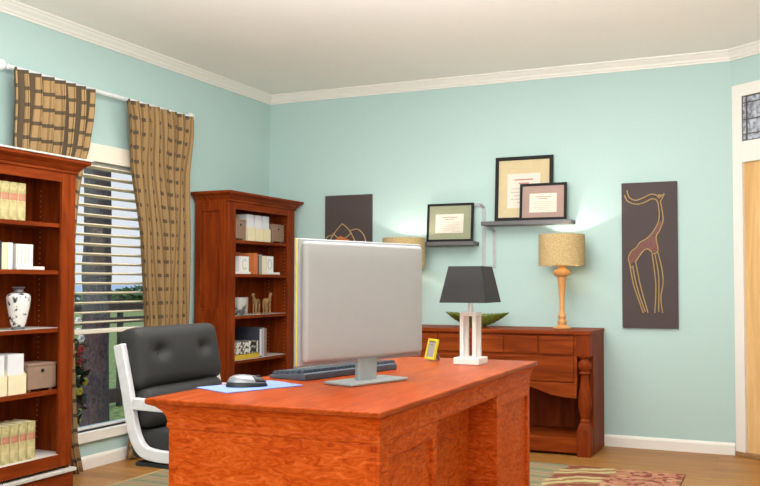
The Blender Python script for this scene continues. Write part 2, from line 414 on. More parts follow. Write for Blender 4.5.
def rect_loft(mb, rings, mi=0, cr=0):
    # rings: (x0,x1,y0,y1,z) -> closed solid
    b = len(mb.v)
    for (x0, x1, y0, y1, z) in rings: mb.v += [(x0, y0, z), (x1, y0, z), (x1, y1, z), (x0, y1, z)]
    for i in range(len(rings)-1):
        for k in range(4):
            k2 = (k+1) % 4; mb.f.append((b+4*i+k, b+4*i+k2, b+4*i+4+k2, b+4*i+4+k)); mb.mi.append(mi)
    mb.f.append((b, b+3, b+2, b+1)); mb.mi.append(mi); n = b+4*(len(rings)-1)
    mb.f.append((n, n+1, n+2, n+3)); mb.mi.append(mi)
    return mb

# ------------------------------------------------------------------ room shell
CEIL = 2.658
XR = 3.596; ANG = R(35); U = Vector((cos(ANG), -sin(ANG), 0)); NI = Vector((-sin(ANG), -cos(ANG), 0))
SL = 1.6; PB = Vector((XR, 0, 0))+U*SL
YB = -7.0
WY0, WY1, WZ0, WZ1 = -2.36, -1.26, .225, 1.90     # window opening in the left wall

fl = MB(); fl.quad([(0, YB, 0), (PB.x, YB, 0), (PB.x, PB.y, 0), (XR, 0, 0), (0, 0, 0)])
fl.prism([(0, YB), (PB.x, YB), (PB.x, PB.y), (XR, 0), (0, 0)], lambda p, q, a: (p, q, a), -.12, -.0005)
struct(fl.build('floor', 'floor'))
ce = MB(); ce.prism([(0, YB), (PB.x, YB), (PB.x, PB.y), (XR, 0), (0, 0)], lambda p, q, a: (p, q, a), CEIL, CEIL+.1)
struct(ce.build('ceiling', 'ceil'))
w = MB()
w.box(-.16, 0, YB, WY0, -.12, CEIL+.1).box(-.16, 0, WY1, .12, -.12, CEIL+.1).box(-.16, 0, WY0, WY1, -.12, WZ0).box(-.16, 0, WY0, WY1, WZ1, CEIL+.1)
struct(w.build('wall_left', 'wall'))
struct(MB().box(0, XR+.06, 0, .12, -.12, CEIL+.1).build('wall_back', 'wall'))
mxr = Matrix.Translation((XR, 0, 0)) @ Matrix.Rotation(-ANG, 4, 'Z')          # local x along the angled wall, local -y into the room
DS0, DS1 = .084, .93
w = MB()
w.box(0, .012, 0, .12, -.12, CEIL+.1, mtx=mxr).box(DS1+.07, SL, 0, .12, -.12, CEIL+.1, mtx=mxr).box(.012, DS1+.07, 0, .12, 2.415, CEIL+.1, mtx=mxr)
struct(w.build('wall_right', 'wall'))
struct(MB().box(PB.x, PB.x+.12, YB, PB.y, -.12, CEIL+.1).build('wall_side', 'wall'))
struct(MB().box(-.16, PB.x+.12, YB-.12, YB, -.12, CEIL+.1).build('wall_front', 'wall'))

CROWN = [(0, 2.588), (.010, 2.588), (.012, 2.598), (.020, 2.604), (.024, 2.616), (.040, 2.632), (.046, 2.642), (.056, 2.646), (.058, CEIL-.001), (0, CEIL-.001)]
BASE = [(0, .0), (.014, .0), (.014, .062), (.010, .072), (.006, .078), (0, .078)]
def run(name, prof, P0, P1, nrm, m='trim'):
    P0 = Vector(P0); P1 = Vector(P1); nrm = Vector(nrm); d = P1-P0
    mb = MB(); mb.prism(prof, lambda p, q, a: P0+d*a+nrm*p+Vector((0, 0, q)), 0, 1)
    return struct(mb.build(name, m))
run('trim_1', CROWN, (0, YB, 0), (0, 0, 0), (1, 0, 0))
run('trim_2', CROWN, (0, 0, 0), (XR+.02, 0, 0), (0, -1, 0))
run('trim_3', CROWN, (XR-.02, .014, 0), PB, NI)
run('trim_4', CROWN, PB, (PB.x, YB, 0), (-1, 0, 0))
run('trim_5', CROWN, (0, YB, 0), (PB.x, YB, 0), (0, 1, 0))
run('baseboard_left', BASE, (0, YB, 0), (0, -.02, 0), (1, 0, 0))
run('baseboard_back', BASE, (0, 0, 0), (XR-.004, 0, 0), (0, -1, 0))
run('baseboard_right', BASE, Vector((XR, 0, 0))+U*(DS1+.075), PB, NI)

# door in the angled wall
d1 = struct(MB().box(DS0, DS1, .012, .055, .03, 1.905, mtx=mxr).build('door_1', 'door', bevel=.001)); 
pm = MB()
for (a, b_, z0, z1) in ((.105, .40, .94, 1.715), (.45, .745, .94, 1.715), (.105, .40, .2, .86), (.45, .745, .2, .86)):
    pm.box(DS0+a, DS0+b_, .004, .014, z0, z1, mtx=mxr)
    pm.box(DS0+a+.03, DS0+b_-.03, -.002, .006, z0+.03, z1-.03, mtx=mxr)
pm.build('door_panels', 'door', d1, .004)
k = MB(); k.lathe([(.026, 0), (.026, .006), (.012, .01), (.012, .03), (.028, .04), (.030, .055), (.02, .068)], 0, 0, 20)
kb = k.build('door_knob', 'silver', d1, smooth=True)
kb.matrix_local = mxr @ Matrix.Translation((DS1-.06, .012, 1.0)) @ Matrix.Rotation(R(90), 4, 'X')
cs = MB()
cs.box(.010, DS0, -.012, .06, 0.03, 2.418, mtx=mxr).box(DS1, DS1+.074, -.012, .06, .03, 2.418, mtx=mxr)
cs.box(DS0, DS1, -.012, .06, 2.338, 2.418, mtx=mxr).box(DS0, DS1, -.012, .06, 1.905, 2.042, mtx=mxr)
cs.build('door_casing', 'trim', d1, .002)
MB().box(.010, DS1+.074, -.02, .1, 0, .03, mtx=mxr).build('threshold', 'threshold', d1, .004)
tw = struct(MB().box(.072, DS1, .004, .016, 2.042, 2.338, mtx=mxr).build('window_2', 'leadglass'))
ld = MB()
for z in (2.042, 2.085, 2.18, 2.29, 2.331): ld.box(DS0, DS1, -.003, .02, z, z+.006, mtx=mxr)
for x in (DS0-.006, DS0+.028, DS0+.22, DS0+.42, DS0+.62, DS1-.04, DS1-.008): ld.box(x, x+.007, -.003, .02, 2.042, 2.338, mtx=mxr)
ld.build('lead_cames', 'lead', tw)

# window in the left wall
wf = MB()
for (y0, y1, z0, z1) in ((WY0, WY0+.05, WZ0, WZ1), (WY1-.05, WY1, WZ0, WZ1), (WY0, WY1, WZ1-.05, WZ1), (WY0, WY1, WZ0, WZ0+.012)):
    wf.box(-.085, -.045, y0, y1, z0, z1)
wo = struct(wf.build('window_1', 'trim', bevel=.003))
cs = MB()
cs.box(0, .016, WY0-.07, WY0, WZ0-.005, 1.975).box(0, .016, WY1, WY1+.07, WZ0-.005, 1.975).box(0, .016, WY0, WY1, 1.90, 1.975)
cs.build('window_casing', 'trim', wo, .003)
MB().box(-.05, .024, WY0-.08, WY1+.08, .162, .225).build('window_sill', 'trim', wo, .004)
MB().box(-.068, -.062, WY0+.05, WY1-.05, WZ0+.012, WZ1-.05).build('window_pane', 'glass', wo)

# ------------------------------------------------------------------ outside
struct(MB().box(-34, -.17, -30, 40, -.4, -.15).build('lawn_ground', 'lawn'))
struct(MB().box(-2600, -40, -1500, 3500, -5, -4).build('sea_water', 'sea'))
tr = MB(); pts = []; rr = []
for i in range(26):
    z = -.16+i*.12; pts.append((-1.6+.004*sin(i*.9), -.232+.004*sin(i*.55+1), z)); rr.append(.111+.002*sin(i*1.7)+(.02 if i < 1 else 0)+(.012*math.exp(-((z-1.2)/.16)**2)))
tr.tube(pts, rr, 22)
tag(tr.build('tree_trunk', 'bark', smooth=True), 'thick grey fibrous tree trunk standing outside the window', 'tree')

fe = thing('garden_fence', 'dark wooden garden fence with rails beyond the tree trunk', 'fence', (-2.5, 0, -.15))
for (z0, z1) in ((.98, 1.06), (.86, .92), (.05, .19)): MB().box(-.03, .03, -6, 12, z0, z1).build('rail', 'fence', fe, .004)
for y in (-4.2, -1.2, 1.02, 3.6, 6.2): MB().box(-.025, .025, y-.02, y+.02, 0, 1.12).build('post', 'ironpost', fe, .003)
def leafy(mb, c, rad, n, size, mi=0):
    for _ in range(n):
        v = Vector((random.gauss(0, 1), random.gauss(0, 1), random.gauss(0, 1))).normalized()*random.uniform(.55, 1)
        p = Vector((c[0]+v.x*rad[0], c[1]+v.y*rad[1], c[2]+v.z*rad[2]))
        a = Vector((random.gauss(0, 1), random.gauss(0, 1), random.gauss(0, .6))).normalized(); b_ = a.cross(Vector((random.gauss(0, 1), random.gauss(0, 1), random.gauss(0, 1)))).normalized()
        s_ = size*random.uniform(.6, 1.3)
        mb.quad([p-a*s_, p-b_*s_*.42, p+a*s_, p+b_*s_*.42], mi)
fs = thing('flowering_shrub', 'leafy shrub with red, yellow and white flowers outside behind the left bookcase', 'shrub', (-.95, -1.27, -.15))
lb = MB(); leafy(lb, (0, 0, .55), (.2, .2, .55), 700, .05); lb.build('foliage', 'leafdark', fs)
MB().tube([(0, 0, 0), (.02, .01, .3), (0, .02, .6)], [.02, .016, .01], 8).build('stem', 'fence', fs, smooth=True)
for (nm, m_, pl) in (('red_blossom', 'red_petal', [(.15, .07, .77), (.14, .09, .7), (.2, .03, .8)]), ('yellow_blossom', 'yellow_petal', [(.17, .1, .56), (.2, .02, .5)]), ('white_blossom', 'white_petal', [(.12, .08, .92), (.17, .06, .87), (.18, .09, .1), (.2, .06, .2), (.18, .02, 1.0)])):
    for (x, y, z) in pl:
        mb = MB()
        for a in range(6):
            q = 2*pi*a/6; mb.sphere((x, y+.017*cos(q), z+.017*sin(q)), .013, 8, 5)
        mb.build(nm, m_, fs, smooth=True)
for i, (x, y, r_, h_) in enumerate([(-30, 16, 3.0, 1.5), (-31, 23, 3.4, 1.9), (-29, 29, 3, 1.4), (-32, 35, 3, 1.7), (-30, 8, 3.2, 1.8)]):
    mb = MB(); leafy(mb, (x, y, h_*.28-.12), (r_*.5, r_, h_*.36), 700, .24)
    tag(mb.build('seaside_bush', 'leaf'), 'green bush at the far edge of the lawn in front of the sea', 'bush', 'bushes along the far edge of the lawn')

# ------------------------------------------------------------------ blind, rod, curtains
bl = thing('venetian_blind', 'cream slatted venetian blind lowered most of the way over the window', 'blind', (0, (WY0+WY1)/2, 0))
hw = (WY1-WY0)/2-.004
box('valance', 'blindwhite', .017, .030, -hw-.03, hw+.03, 1.862, 1.972, bl, .004)
sl = MB(); nS = 17
for i in range(nS):
    z = 1.832-i*(1.832-.88)/(nS-1)
    mt = Matrix.Translation((-.012, 0, z)) @ Matrix.Rotation(R(-9), 4, 'Y')
    sl.box(-.027, .027, -hw, hw, -.0035, .0035, mtx=mt)
sl.build('slats', 'blind', bl)
box('bottom_rail', 'blindwhite', -.04, .016, -hw, hw, .812, .838, bl, .004)
for y in (-hw*.82, hw*.82):
    MB().tube([(-.040, y, 1.87), (-.040, y, .824), (.0165, y, .824), (.0165, y, 1.87)], .0012, 5).build('ladder_cord', 'blindwhite', bl)

rd = thing('curtain_rod', 'white curtain rod with ball finials above the window', 'curtain rod', (.058, 0, 2.285))
MB().tube([(0, -2.585, 0), (0, -1.125, 0)], .014, 16).build('rod', 'rod', rd, smooth=True)
for (y, sg) in ((-2.585, -1), (-1.125, 1)):
    fn = MB().lathe([(.016, 0), (.018, .006), (.012, .012), (.014, .018), (.028, .03), (.033, .046), (.028, .062), (.014, .074), (.002, .078)], n=18).build('finial', 'rod', rd, smooth=True)
    fn.location = (0, y, 0); fn.rotation_euler = (-sg*pi/2, 0, 0)
for y in (-2.580, -1.132): MB().tube([(-.057, y, 0), (-.010, y, 0)], .008, 10).build('bracket', 'rod', rd, smooth=True)

def lerp_tab(tab, z):
    if z >= tab[0][0]: return tab[0][1]
    for (z1, y1), (z0, y0) in zip(tab, tab[1:]):
        if z >= z0: return y0+(y1-y0)*(z-z0)/(z1-z0)
    return tab[-1][1]
def curtain(name, label, left, right, folds, flat_w, ph, amp, fab='curtain'):
    ZT, ZB = 2.272, .012
    left = [(z, y-(.052 if z > 2 else .016)) for z, y in left]; right = [(z, y-(.052 if z > 2 else .016)) for z, y in right]
    def pos(s, t):
        z = ZT+(ZB-ZT)*t; yl = lerp_tab(left, z); yr = lerp_tab(right, z)
        a = amp*(1-.1*t); ss = s+.012*sin(7*t+9*s)
        x = .070+a*sin(2*pi*folds*ss+ph)+.006*sin(5*t+11*s)*t
        if z > 1.83:                       # the heading hangs in front of the rod
            k_ = min(1, (z-1.83)/.36); k_ = k_*k_*(3-2*k_); x = x*(1-k_)+(.108+.030*sin(2*pi*folds*ss+ph))*k_
        y = yl+(yr-yl)*(s+.018*sin(4*pi*folds*ss+2*ph))
        return (x, y, z)
    mb = MB(); mb.grid(pos, folds*16, 60, uvfn=lambda s, t: (s*flat_w+.47*flat_w/folds, t*2.29))
    return tag(mb.build(name, fab, smooth=True, solid=.004), label, 'curtain')
curtain('curtain', 'tan check curtain hanging behind the near left bookcase', [(2.3, -2.56), (1.85, -2.55), (1.6, -2.50), (1.1, -2.44), (.5, -2.44), (0, -2.40)],
        [(2.3, -1.99), (1.915, -2.015), (1.78, -2.05), (1.6, -2.078), (1.37, -2.105), (.9, -2.13), (.5, -2.11), (.2, -2.08), (0, -2.02)], 7, 1.1, .6, .034)
curtain('curtain', 'tan check curtain hanging beside the corner bookcase', [(2.3, -1.715), (1.462, -1.565), (.85, -1.508), (.5, -1.56), (.1, -1.64), (0, -1.66)],
        [(2.3, -1.095), (1.49, -1.095), (.83, -1.11), (0, -1.10)], 7, 1.1, 1.3, .032, 'curtain_fine')

# ------------------------------------------------------------------ bookcases
SH = [.233, .566, .886, 1.186, 1.431]
def bookcase(label, loc, white, cap):
    t = thing('bookcase', label, 'bookcase', loc)
    D, W = .268, .43
    for sg in (-1, 1):
        y0, y1 = sorted((sg*W, sg*(W-.03)))
        mb = MB().box(.012, D, y0, y1, .14, 1.70)
        for xx in (.07, D-.05):
            yi = sg*(W-.03)
            for i in range(48): mb.box(xx-.003, xx+.003, yi-.0012, yi+.0012, .297+i*.028, .303+i*.028, mi=1)
        sp = mb.build('side_panel', ['cherry', 'holes'], t)
        rl = MB()          # raised frame on the outer face
        ya, yb = sorted((sg*W, sg*(W+.012)))
        for (x0, x1, z0, z1) in ((.012, .06, .16, 1.70), (D-.05, D, .16, 1.70), (.06, D-.05, 1.63, 1.70), (.06, D-.05, .80, .94), (.06, D-.05, .16, .25)): rl.box(x0, x1, ya, yb, z0, z1)
        rl.build('side_frame', 'cherry', sp, .003)
        y0, y1 = sorted((sg*W, sg*(W-.088)))
        box('stile', 'cherry', D, D+.018, y0, y1, .165, 1.70, t)
    box('back_panel', 'cherry', 0, .012, -W, W, .14, 1.70, t)
    box('top_panel', 'cherry_h', .012, D, -W, W, 1.69, 1.71, t)
    MB().box(D, D+.018, -W+.088, W-.088, 1.648, 1.70).build('top_rail', 'cherry_h', t, .002)
    for i, z in enumerate(SH):
        wh = i in white
        MB().box(.012, D-.001, -(W-.0305), W-.0305, z-.022, z, top=1 if wh else None).build('shelf', ['cherry_h', 'shelfwhite'], t, .0015)
    MB().box(D, D+.018, -W+.088, W-.088, .165, .233, top=1).build('bottom_rail', ['cherry_h', 'shelfwhite'], t, .001)
    e = D+.018
    if cap:
        MB().box(.0, e+.018, -W-.018, W+.018, .132, .15).build('base_moulding', 'shelfwhite', t, .003)
    else:
        MB().box(.0, e+.014, -W-.014, W+.014, .132, .15).build('base_moulding', 'cherry_h', t, .003)
    MB().box(.0, e+.006, -W-.008, W+.008, 0, .132).build('plinth', 'cherry_h', t, .003)
    cr = MB(); X = lambda o_, z: (0.0, e+o_, -W-o_, W+o_, z)
    rect_loft(cr, [X(.002, 1.695), X(.010, 1.700), X(.010, 1.712), X(.016, 1.716), X(.030, 1.735), X(.048, 1.748), X(.054, 1.752), X(.054, 1.766), X(.05, 1.768)])
    cr.build('crown_moulding', 'cherry_h', t, .0015)
    if cap: MB().box(.0, e+.062, -W-.06, W+.062, 1.768, 1.777).build('top_cap', 'shelfwhite', t, .002)
    return t
LBX, LBY = .134, -2.886
CBX, CBY = .016, -.53
bookcase('tall cherry bookcase at the left edge, in front of the curtain', (LBX, LBY, 0), (0, 2), True)
bookcase('tall cherry bookcase in the far corner behind the monitor', (CBX, CBY, 0), (0, 1, 2), False)

ZS = lambda i: SH[i]+.0006
# antique books
ab = thing('antique_book', 'x', 'book', (0, 0, 0), 0, 'antique books in the left bookcase')
AT, AH, AD = .047, .187, .15
mb = MB(); mb.box(-AD, 0, -AT/2, -AT/2+.003, 0, AH).box(-AD, 0, AT/2-.003, AT/2, 0, AH)
mb.grid(lambda u, v: (.006*sin(pi*u), -AT/2+AT*u, AH*v), 8, 1)
for z in (.03, .05, .145, .165): mb.tube([(.0005+.006*sin(pi*i/8), -AT/2+AT*i/8, z) for i in range(9)], .0016, 6)
mb.build('cover', 'antique', ab, smooth=True)
box('page_block', 'pages', -AD+.005, -.003, -AT/2+.003, AT/2-.003, .004, AH-.004, ab, .001)
mb = MB(); mb.grid(lambda u, v: (.0012+.006*sin(pi*(.05+.9*u)), -AT*.45+AT*.9*u, .098+.034*v), 8, 1); mb.build('spine_label', 'spine_red', ab)
ordn = ['rightmost', 'second from right', 'third from right', 'fourth from right', 'fifth from right']
first = True
for i in range(4):
    loc = (LBX+.268-.022, -2.7635-i*.0485, ZS(4)); lab = '%s antique cream book on the top shelf of the left bookcase' % ordn[i]
    if first: ab.location = loc; ab['label'] = lab; first = False
    else: dup(ab, loc, 0, lab)
for i in range(5):
    dup(ab, (LBX+.268-.022, -2.680-i*.051, ZS(0)), 0, '%s antique cream book on the bottom shelf of the left bookcase' % ordn[i])

def flat_book(name, label, m, loc, depth, t, h, group=None, rz=0):
    b_ = thing(name, label, 'book', loc, rz, group)
    mb = MB(); mb.box(-depth, 0, -t/2, -t/2+.002, 0, h).box(-depth, 0, t/2-.002, t/2, 0, h).box(-.002, .0015, -t/2, t/2, 0, h)
    mb.build('cover', m, b_, .0006); box('page_block', 'pages', -depth+.004, -.002, -t/2+.002, t/2-.002, .003, h-.003, b_, 0)
    return b_
fb = LBX+.268-.022
flat_book('book', 'cream book standing second from the pale bookend in the left bookcase', 'cream', (fb, -2.858, ZS(3)), .13, .033, .131)
flat_book('book', 'white book standing next to the pale bookend in the left bookcase', 'whitecard', (fb, -2.826, ZS(3)), .13, .028, .132)
flat_book('book', 'dark grey book at the left end of the second shelf', 'darkbook', (fb, -2.883, ZS(3)), .13, .014, .138)

def bookend(label, loc, bw, total, dirn, h=.128, style='arc'):
    b_ = thing('bookend', label, 'bookend', loc, 0, 'white plaster bookends')
    y0, y1 = (-bw/2, bw/2)
    box('base_plate', 'plaster', -.10, .006, *( (y0-.004, y0+total) if dirn > 0 else (y1-total, y1+.004)), 0, .017, b_, .002)
    box('block', 'plaster', -.09, -.004, y0, y1, .017, h, b_, .003)
    mb = MB(); n = 22
    if style == 'arc': mb.tube([(-.004, .026*cos(a)*bw/.1, h*.56+.036*sin(a)) for a in [R(40)+R(280)*i/n for i in range(n+1)]], .0042, 8)
    if style == 'oval': mb.tube([(-.004, .024*cos(a)*bw/.1, h*.56+.036*sin(a)) for a in [2*pi*i/n for i in range(n)]], .0042, 8, closed=True)
    if style == 'lines':
        for q in (-.2, 0, .2): mb.tube([(-.004, q*bw, .030), (-.004, q*bw, h-.014)], .0022, 6)
    for s_ in (-1, 1): mb.tube([(-.004, s_*bw*.42, .026), (-.004, s_*bw*.42, h-.008)], .0022, 6)
    mb.build('carved_relief', 'greyrelief', b_, smooth=True)
    return b_
bookend('white bookend with carved upright lines in the left bookcase', (fb, -2.735, ZS(3)), .102, .166, 1, .128, 'lines')

# vase
v = thing('vase', 'white vase with black blossom pattern in the left bookcase', 'vase', (LBX+.215, -2.745, ZS(2)))
MB().lathe([(.034, .014), (.042, .03), (.052, .07), (.062, .115), (.067, .15), (.066, .166), (.058, .176), (.044, .182)], n=32, sx=.84, sy=.84).build('body', 'vase', v, smooth=True)
MB().lathe([(.036, 0), (.037, .004), (.034, .014), (.030, .0145)], n=32, sx=.84, sy=.84).build('foot', 'vase_neck', v, smooth=True)
MB().lathe([(.046, .1815), (.032, .186), (.027, .19), (.026, .200), (.034, .207), (.038, .211), (.034, .213), (.022, .205)], n=32, sx=.84, sy=.84).build('neck', 'vase_neck', v, smooth=True)

# document holders (white files in cream holders)
def holder(label, loc, w_=.1, group='cream document holders', hz=1.0):
    t = thing('document_holder', label, 'file holder', loc, 0, group)
    mb = MB(); h1 = .097*hz; h2 = .195*hz
    mb.box(-.004, 0, -w_/2, w_/2, 0, h1).box(-.15, -.146, -w_/2, w_/2, 0, h2)
    mb.box(-.146, -.004, -w_/2, w_/2, 0, .004)
    for y in (-w_/2, w_/2-.004):
        mb.prism([(-.146, .004), (-.004, .004), (-.004, h1), (-.10, h2), (-.146, h2)], lambda p, q, a: (p, a, q), y, y+.004)
    mb.build('holder', 'cream', t)
    box('files', 'whitecard', -.14, -.012, -w_/2+.006, w_/2-.006, .005, .198*hz, t, .001)
    return t
hp = holder('cream holder of white files next to the taupe box in the left bookcase', (LBX+.268-.02, -2.772, ZS(1)), .106)
dup(hp, (LBX+.268-.02, -2.886, ZS(1)), 0, 'cream holder of white files left of its twin in the left bookcase')

def keepsake(label, loc, w_, h_, d_):
    t = thing('storage_box', label, 'box', loc, 0, 'taupe storage boxes')
    for x in (-.018, -d_+.018):
        for y in (-w_/2+.022, w_/2-.022): MB().lathe([(.008, 0), (.010, .008), (.010, .0125)], x, y, 12).build('foot', 'tan_leather', t, smooth=True)
    box('body', 'tan_leather', -d_, 0, -w_/2, w_/2, .012, h_*.90, t, .003)
    box('lid', 'tan_leather', -d_-.002, .002, -w_/2-.002, w_/2+.002, h_*.905, h_, t, .003)
    o = MB().lathe([(.009, 0), (.009, .002), (.004, .0045), (.0005, .005)], n=14).build('keyhole_plate', 'blackplastic', t, smooth=True)
    o.location = (.0015, .0, h_*.74); o.rotation_euler = (0, pi/2, 0)
    return t
keepsake('taupe storage box on small feet in the left bookcase', (LBX+.268-.022, -2.618, ZS(1)), .178, .142, .15)
k1 = keepsake('taupe storage box at the left end of the top shelf, corner bookcase', (CBX+.268-.03, -.748, ZS(4)), .13, .152, .14)
keepsake('taupe storage box at the right end of the top shelf, corner bookcase', (CBX+.268-.03, -.255, ZS(4)), .165, .146, .14)
for i, (y, nm) in enumerate(((-.608, 'left'), (-.505, 'middle'), (-.405, 'right'))):
    holder('%s one of three cream file holders on the top shelf, corner bookcase' % nm, (CBX+.268-.03, y, ZS(4)), .088, 'cream document holders in the corner bookcase', 1.0)
fc = CBX+.268-.03
bookend('left white bookend in the corner bookcase', (fc, -.69, ZS(3)), .115, .20, -1, .13)
bookend('right white bookend in the corner bookcase', (fc, -.365, ZS(3)), .105, .18, 1, .14, 'oval')
bk = flat_book('book', 'tan book leaning wide between the bookends in the corner bookcase', 'tanbook', (fc-.125, -.655, ZS(3)), .02, .17, .165)
flat_book('book', 'bright orange book between the bookends in the corner bookcase', 'orangebook', (fc, -.558, ZS(3)), .14, .05, .158)
flat_book('book', 'black slim book beside the orange one in the corner bookcase', 'darkbook', (fc, -.524, ZS(3)), .13, .016, .14)
flat_book('book', 'pale grey book in the corner bookcase, left of its cream neighbour', 'greybook', (fc, -.496, ZS(3)), .13, .034, .148)
flat_book('book', 'cream book touching the right bookend in the corner bookcase', 'cream', (fc, -.450, ZS(3)), .13, .046, .14)

cu = thing('cup', 'silver grey cup with a dark relief in the corner bookcase', 'cup', (CBX+.2, -.70, ZS(2)))
MB().lathe([(.050, 0), (.058, .004), (.060, .03), (.062, .128), (.060, .130), (.057, .128), (.055, .01)], n=30).build('body', 'mug', cu, smooth=True)
def horse(label, loc, s_, rz):
    h_ = thing('animal_figurine', label, 'figurine', loc, rz, 'carved animal figurines')
    mb = MB()
    mb.tube([(-.045, 0, .088), (-.03, 0, .094), (0, 0, .09), (.03, 0, .094), (.044, 0, .098), (.056, 0, .118), (.062, 0, .137), (.072, 0, .142), (.088, 0, .134)], [.010, .020, .0185, .021, .018, .011, .0095, .012, .006], 10)
    for (x, y) in ((-.034, .009), (-.030, -.009), (.032, .009), (.036, -.009)):
        mb.tube([(x, y, .09), (x-.003, y, .05), (x+.003, y, .03), (x, y, .001)], [.0105, .007, .0055, .006], 8)
    mb.tube([(-.05, 0, .094), (-.062, 0, .08), (-.060, 0, .05)], [.004, .0035, .002], 6)
    for y in (-.006, .006): mb.tube([(.064, y, .145), (.062, y*1.3, .158)], [.004, .001], 6)
    mb.v = [(a*s_, b_*s_, c*s_) for a, b_, c in mb.v]
    mb.build('body', 'bronze', h_, smooth=True); return h_
horse('left carved animal figurine in the corner bookcase', (CBX+.19, -.475, ZS(2)), 1.02, R(-75))
horse('right carved animal figurine in the corner bookcase', (CBX+.215, -.375, ZS(2)), 1.05, R(100))

yb = thing('book', 'yellow book lying under the patterned boxes in the corner bookcase', 'book', (fc, -.66, ZS(1)))
MB().box(-.2, 0, -.17, .17, 0, .003).box(-.2, 0, -.17, .17, .033, .036).box(-.003, 0, -.17, .17, 0, .036).build('cover', 'yellowbook', yb, .001)
box('page_block', 'pages', -.196, -.003, -.166, .166, .003, .033, yb, 0)
def patbox(label, loc, w_, h_):
    t = thing('patterned_box', label, 'box', loc, 0, 'black and white patterned boxes')
    box('body', 'patterned', -.17, 0, -w_/2, w_/2, 0, h_*.62, t, .002); box('lid', 'patterned', -.172, .003, -w_/2-.003, w_/2+.003, h_*.63, h_, t, .002)
    MB().box(-.17, .0045, -.016, .016, h_*.3, h_*.9).build('clasp', 'whitecard', t, .001)
    return t
patbox('lower black and white patterned box in the corner bookcase', (fc-.004, -.665, ZS(1)+.037), .31, .044)
patbox('upper black and white patterned box in the corner bookcase', (fc-.004, -.665, ZS(1)+.0815), .31, .044)
bd = thing('binder', 'dark blue binder standing behind the patterned boxes', 'binder', (fc, -.485, ZS(1)))
MB().box(-.21, 0, -.018, -.0145, 0, .222).box(-.21, 0, .0145, .018, 0, .222).box(-.003, 0, -.018, .018, 0, .222).build('cover', 'darkbook', bd, .001)
MB().box(.0, .0015, -.012, .012, .01, .21).build('spine_label', 'whitecard', bd); box('page_block', 'pages', -.2, -.003, -.014, .014, .003, .215, bd, 0)
flat_book('book', 'lilac grey book right of the dark binder in the corner bookcase', 'lilac', (fc, -.452, ZS(1)), .18, .026, .216)
flat_book('book', 'tan book at the right of the binder row in the corner bookcase', 'tan_leather', (fc, -.421, ZS(1)), .18, .030, .212)
dk = thing('binder', 'black binder lying flat behind the patterned boxes', 'binder', (CBX+.05, -.55, ZS(1)))
dk.name = 'standing_binder'; dk['label'] = 'charcoal binder turned cover outward at the back behind the patterned boxes'
box('cover', 'darkbook', -.018, .0, -.16, -.005, 0, .25, dk, .002); box('page_block', 'pages', -.014, -.004, -.156, -.0035, .003, .245, dk, 0)

# ------------------------------------------------------------------ console table
ct = thing('console_table', 'cherry console table with drawers and turned corner posts against the back wall', 'console', (1.92, 0, 0))
HW = .822
cB, cF = -.016, -.45
MB().box(-HW-.006, HW+.006, cF-.008, cB, .785, .81).build('tabletop', 'console', ct, .004)
sdm = MB()
for sg in (-1, 1):
    x0, x1 = sorted((sg*HW, sg*(HW-.024)))
    sdm = MB(); sdm.prism([(cB, .0), (cB, .785), (cF+.09, .785), (cF+.09, 0)], lambda p, q, a: (a, p, q), x0, x1); sdm.build('side_panel', 'cherry', ct, .002)
MB().box(-HW+.024, HW-.024, cB-.014, cB, .03, .785).build('back_panel', 'cherry', ct)
MB().box(-HW+.09, HW-.09, cF+.012, cB-.014, .44, .785).build('drawer_case', 'console', ct, .002)
for k_ in range(6):
    x0 = -.717+.239*k_
    MB().box(x0+.006, x0+.233, cF+.001, cF+.012, .655, .772).build('drawer', 'console', ct, .004)
for k_ in range(3):
    x0 = -.717+.478*k_
    MB().box(x0+.006, x0+.472, cF+.001, cF+.012, .478, .636).build('drawer', 'console', ct, .004)
ap = [(-.73, .47), (.73, .47)]
for i in range(33):
    u = .73-1.46*i/32; a = abs(u)/.73; ap.append((u, .372+.078*(1/(1+math.exp((a-.68)*13)))))
MB().prism(ap, lambda p, q, a: (p, a, q), cF+.004, cF+.03).build('apron', 'console', ct, .002)
MB().box(-HW+.024, HW-.024, cF+.03, cB-.014, .09, .115).build('lower_shelf', 'console', ct, .003)
MB().box(-HW+.09, HW-.09, cF+.014, cF+.034, .018, .115).build('lower_rail', 'console', ct, .003)
for sg in (-1, 1):
    for (y_, nm) in ((cF+.045, 'front'),):
        cx = sg*(HW-.047)
        mb = MB(); hw_ = .045
        mb.box(cx-hw_, cx+hw_, y_-hw_, y_+hw_, .645, .785)
        mb.lathe([(.036, .0), (.040, .004), (.040, .010), (.024, .016), (.030, .026), (.043, .048), (.045, .062), (.040, .080), (.026, .098), (.036, .104), (.038, .112), (.030, .118), (.026, .13), (.030, .17), (.038, .23), (.044, .29), (.045, .32), (.040, .36), (.030, .40), (.024, .42), (.034, .432), (.034, .44), (.026, .452), (.034, .464), (.036, .47)][::-1] and
                 [(r_, .645-z_) for (r_, z_) in [(.036, .0), (.040, .004), (.040, .010), (.024, .016), (.030, .026), (.043, .048), (.045, .062), (.040, .080), (.026, .098), (.036, .104), (.038, .112), (.030, .118), (.026, .13), (.030, .17), (.037, .22), (.043, .27), (.045, .30), (.040, .345), (.030, .385), (.025, .405), (.033, .415), (.033, .424), (.030, .43)]], cx, y_, 28)
        rect_loft(mb, [(cx-hw_, cx+hw_, y_-hw_, y_+hw_, 0), (cx-hw_, cx+hw_, y_-hw_, y_+hw_, .165), (cx-.028, cx+.028, y_-.028, y_+.028, .215)])
        mb.build('turned_post', 'cherry', ct, .0015, smooth=True)

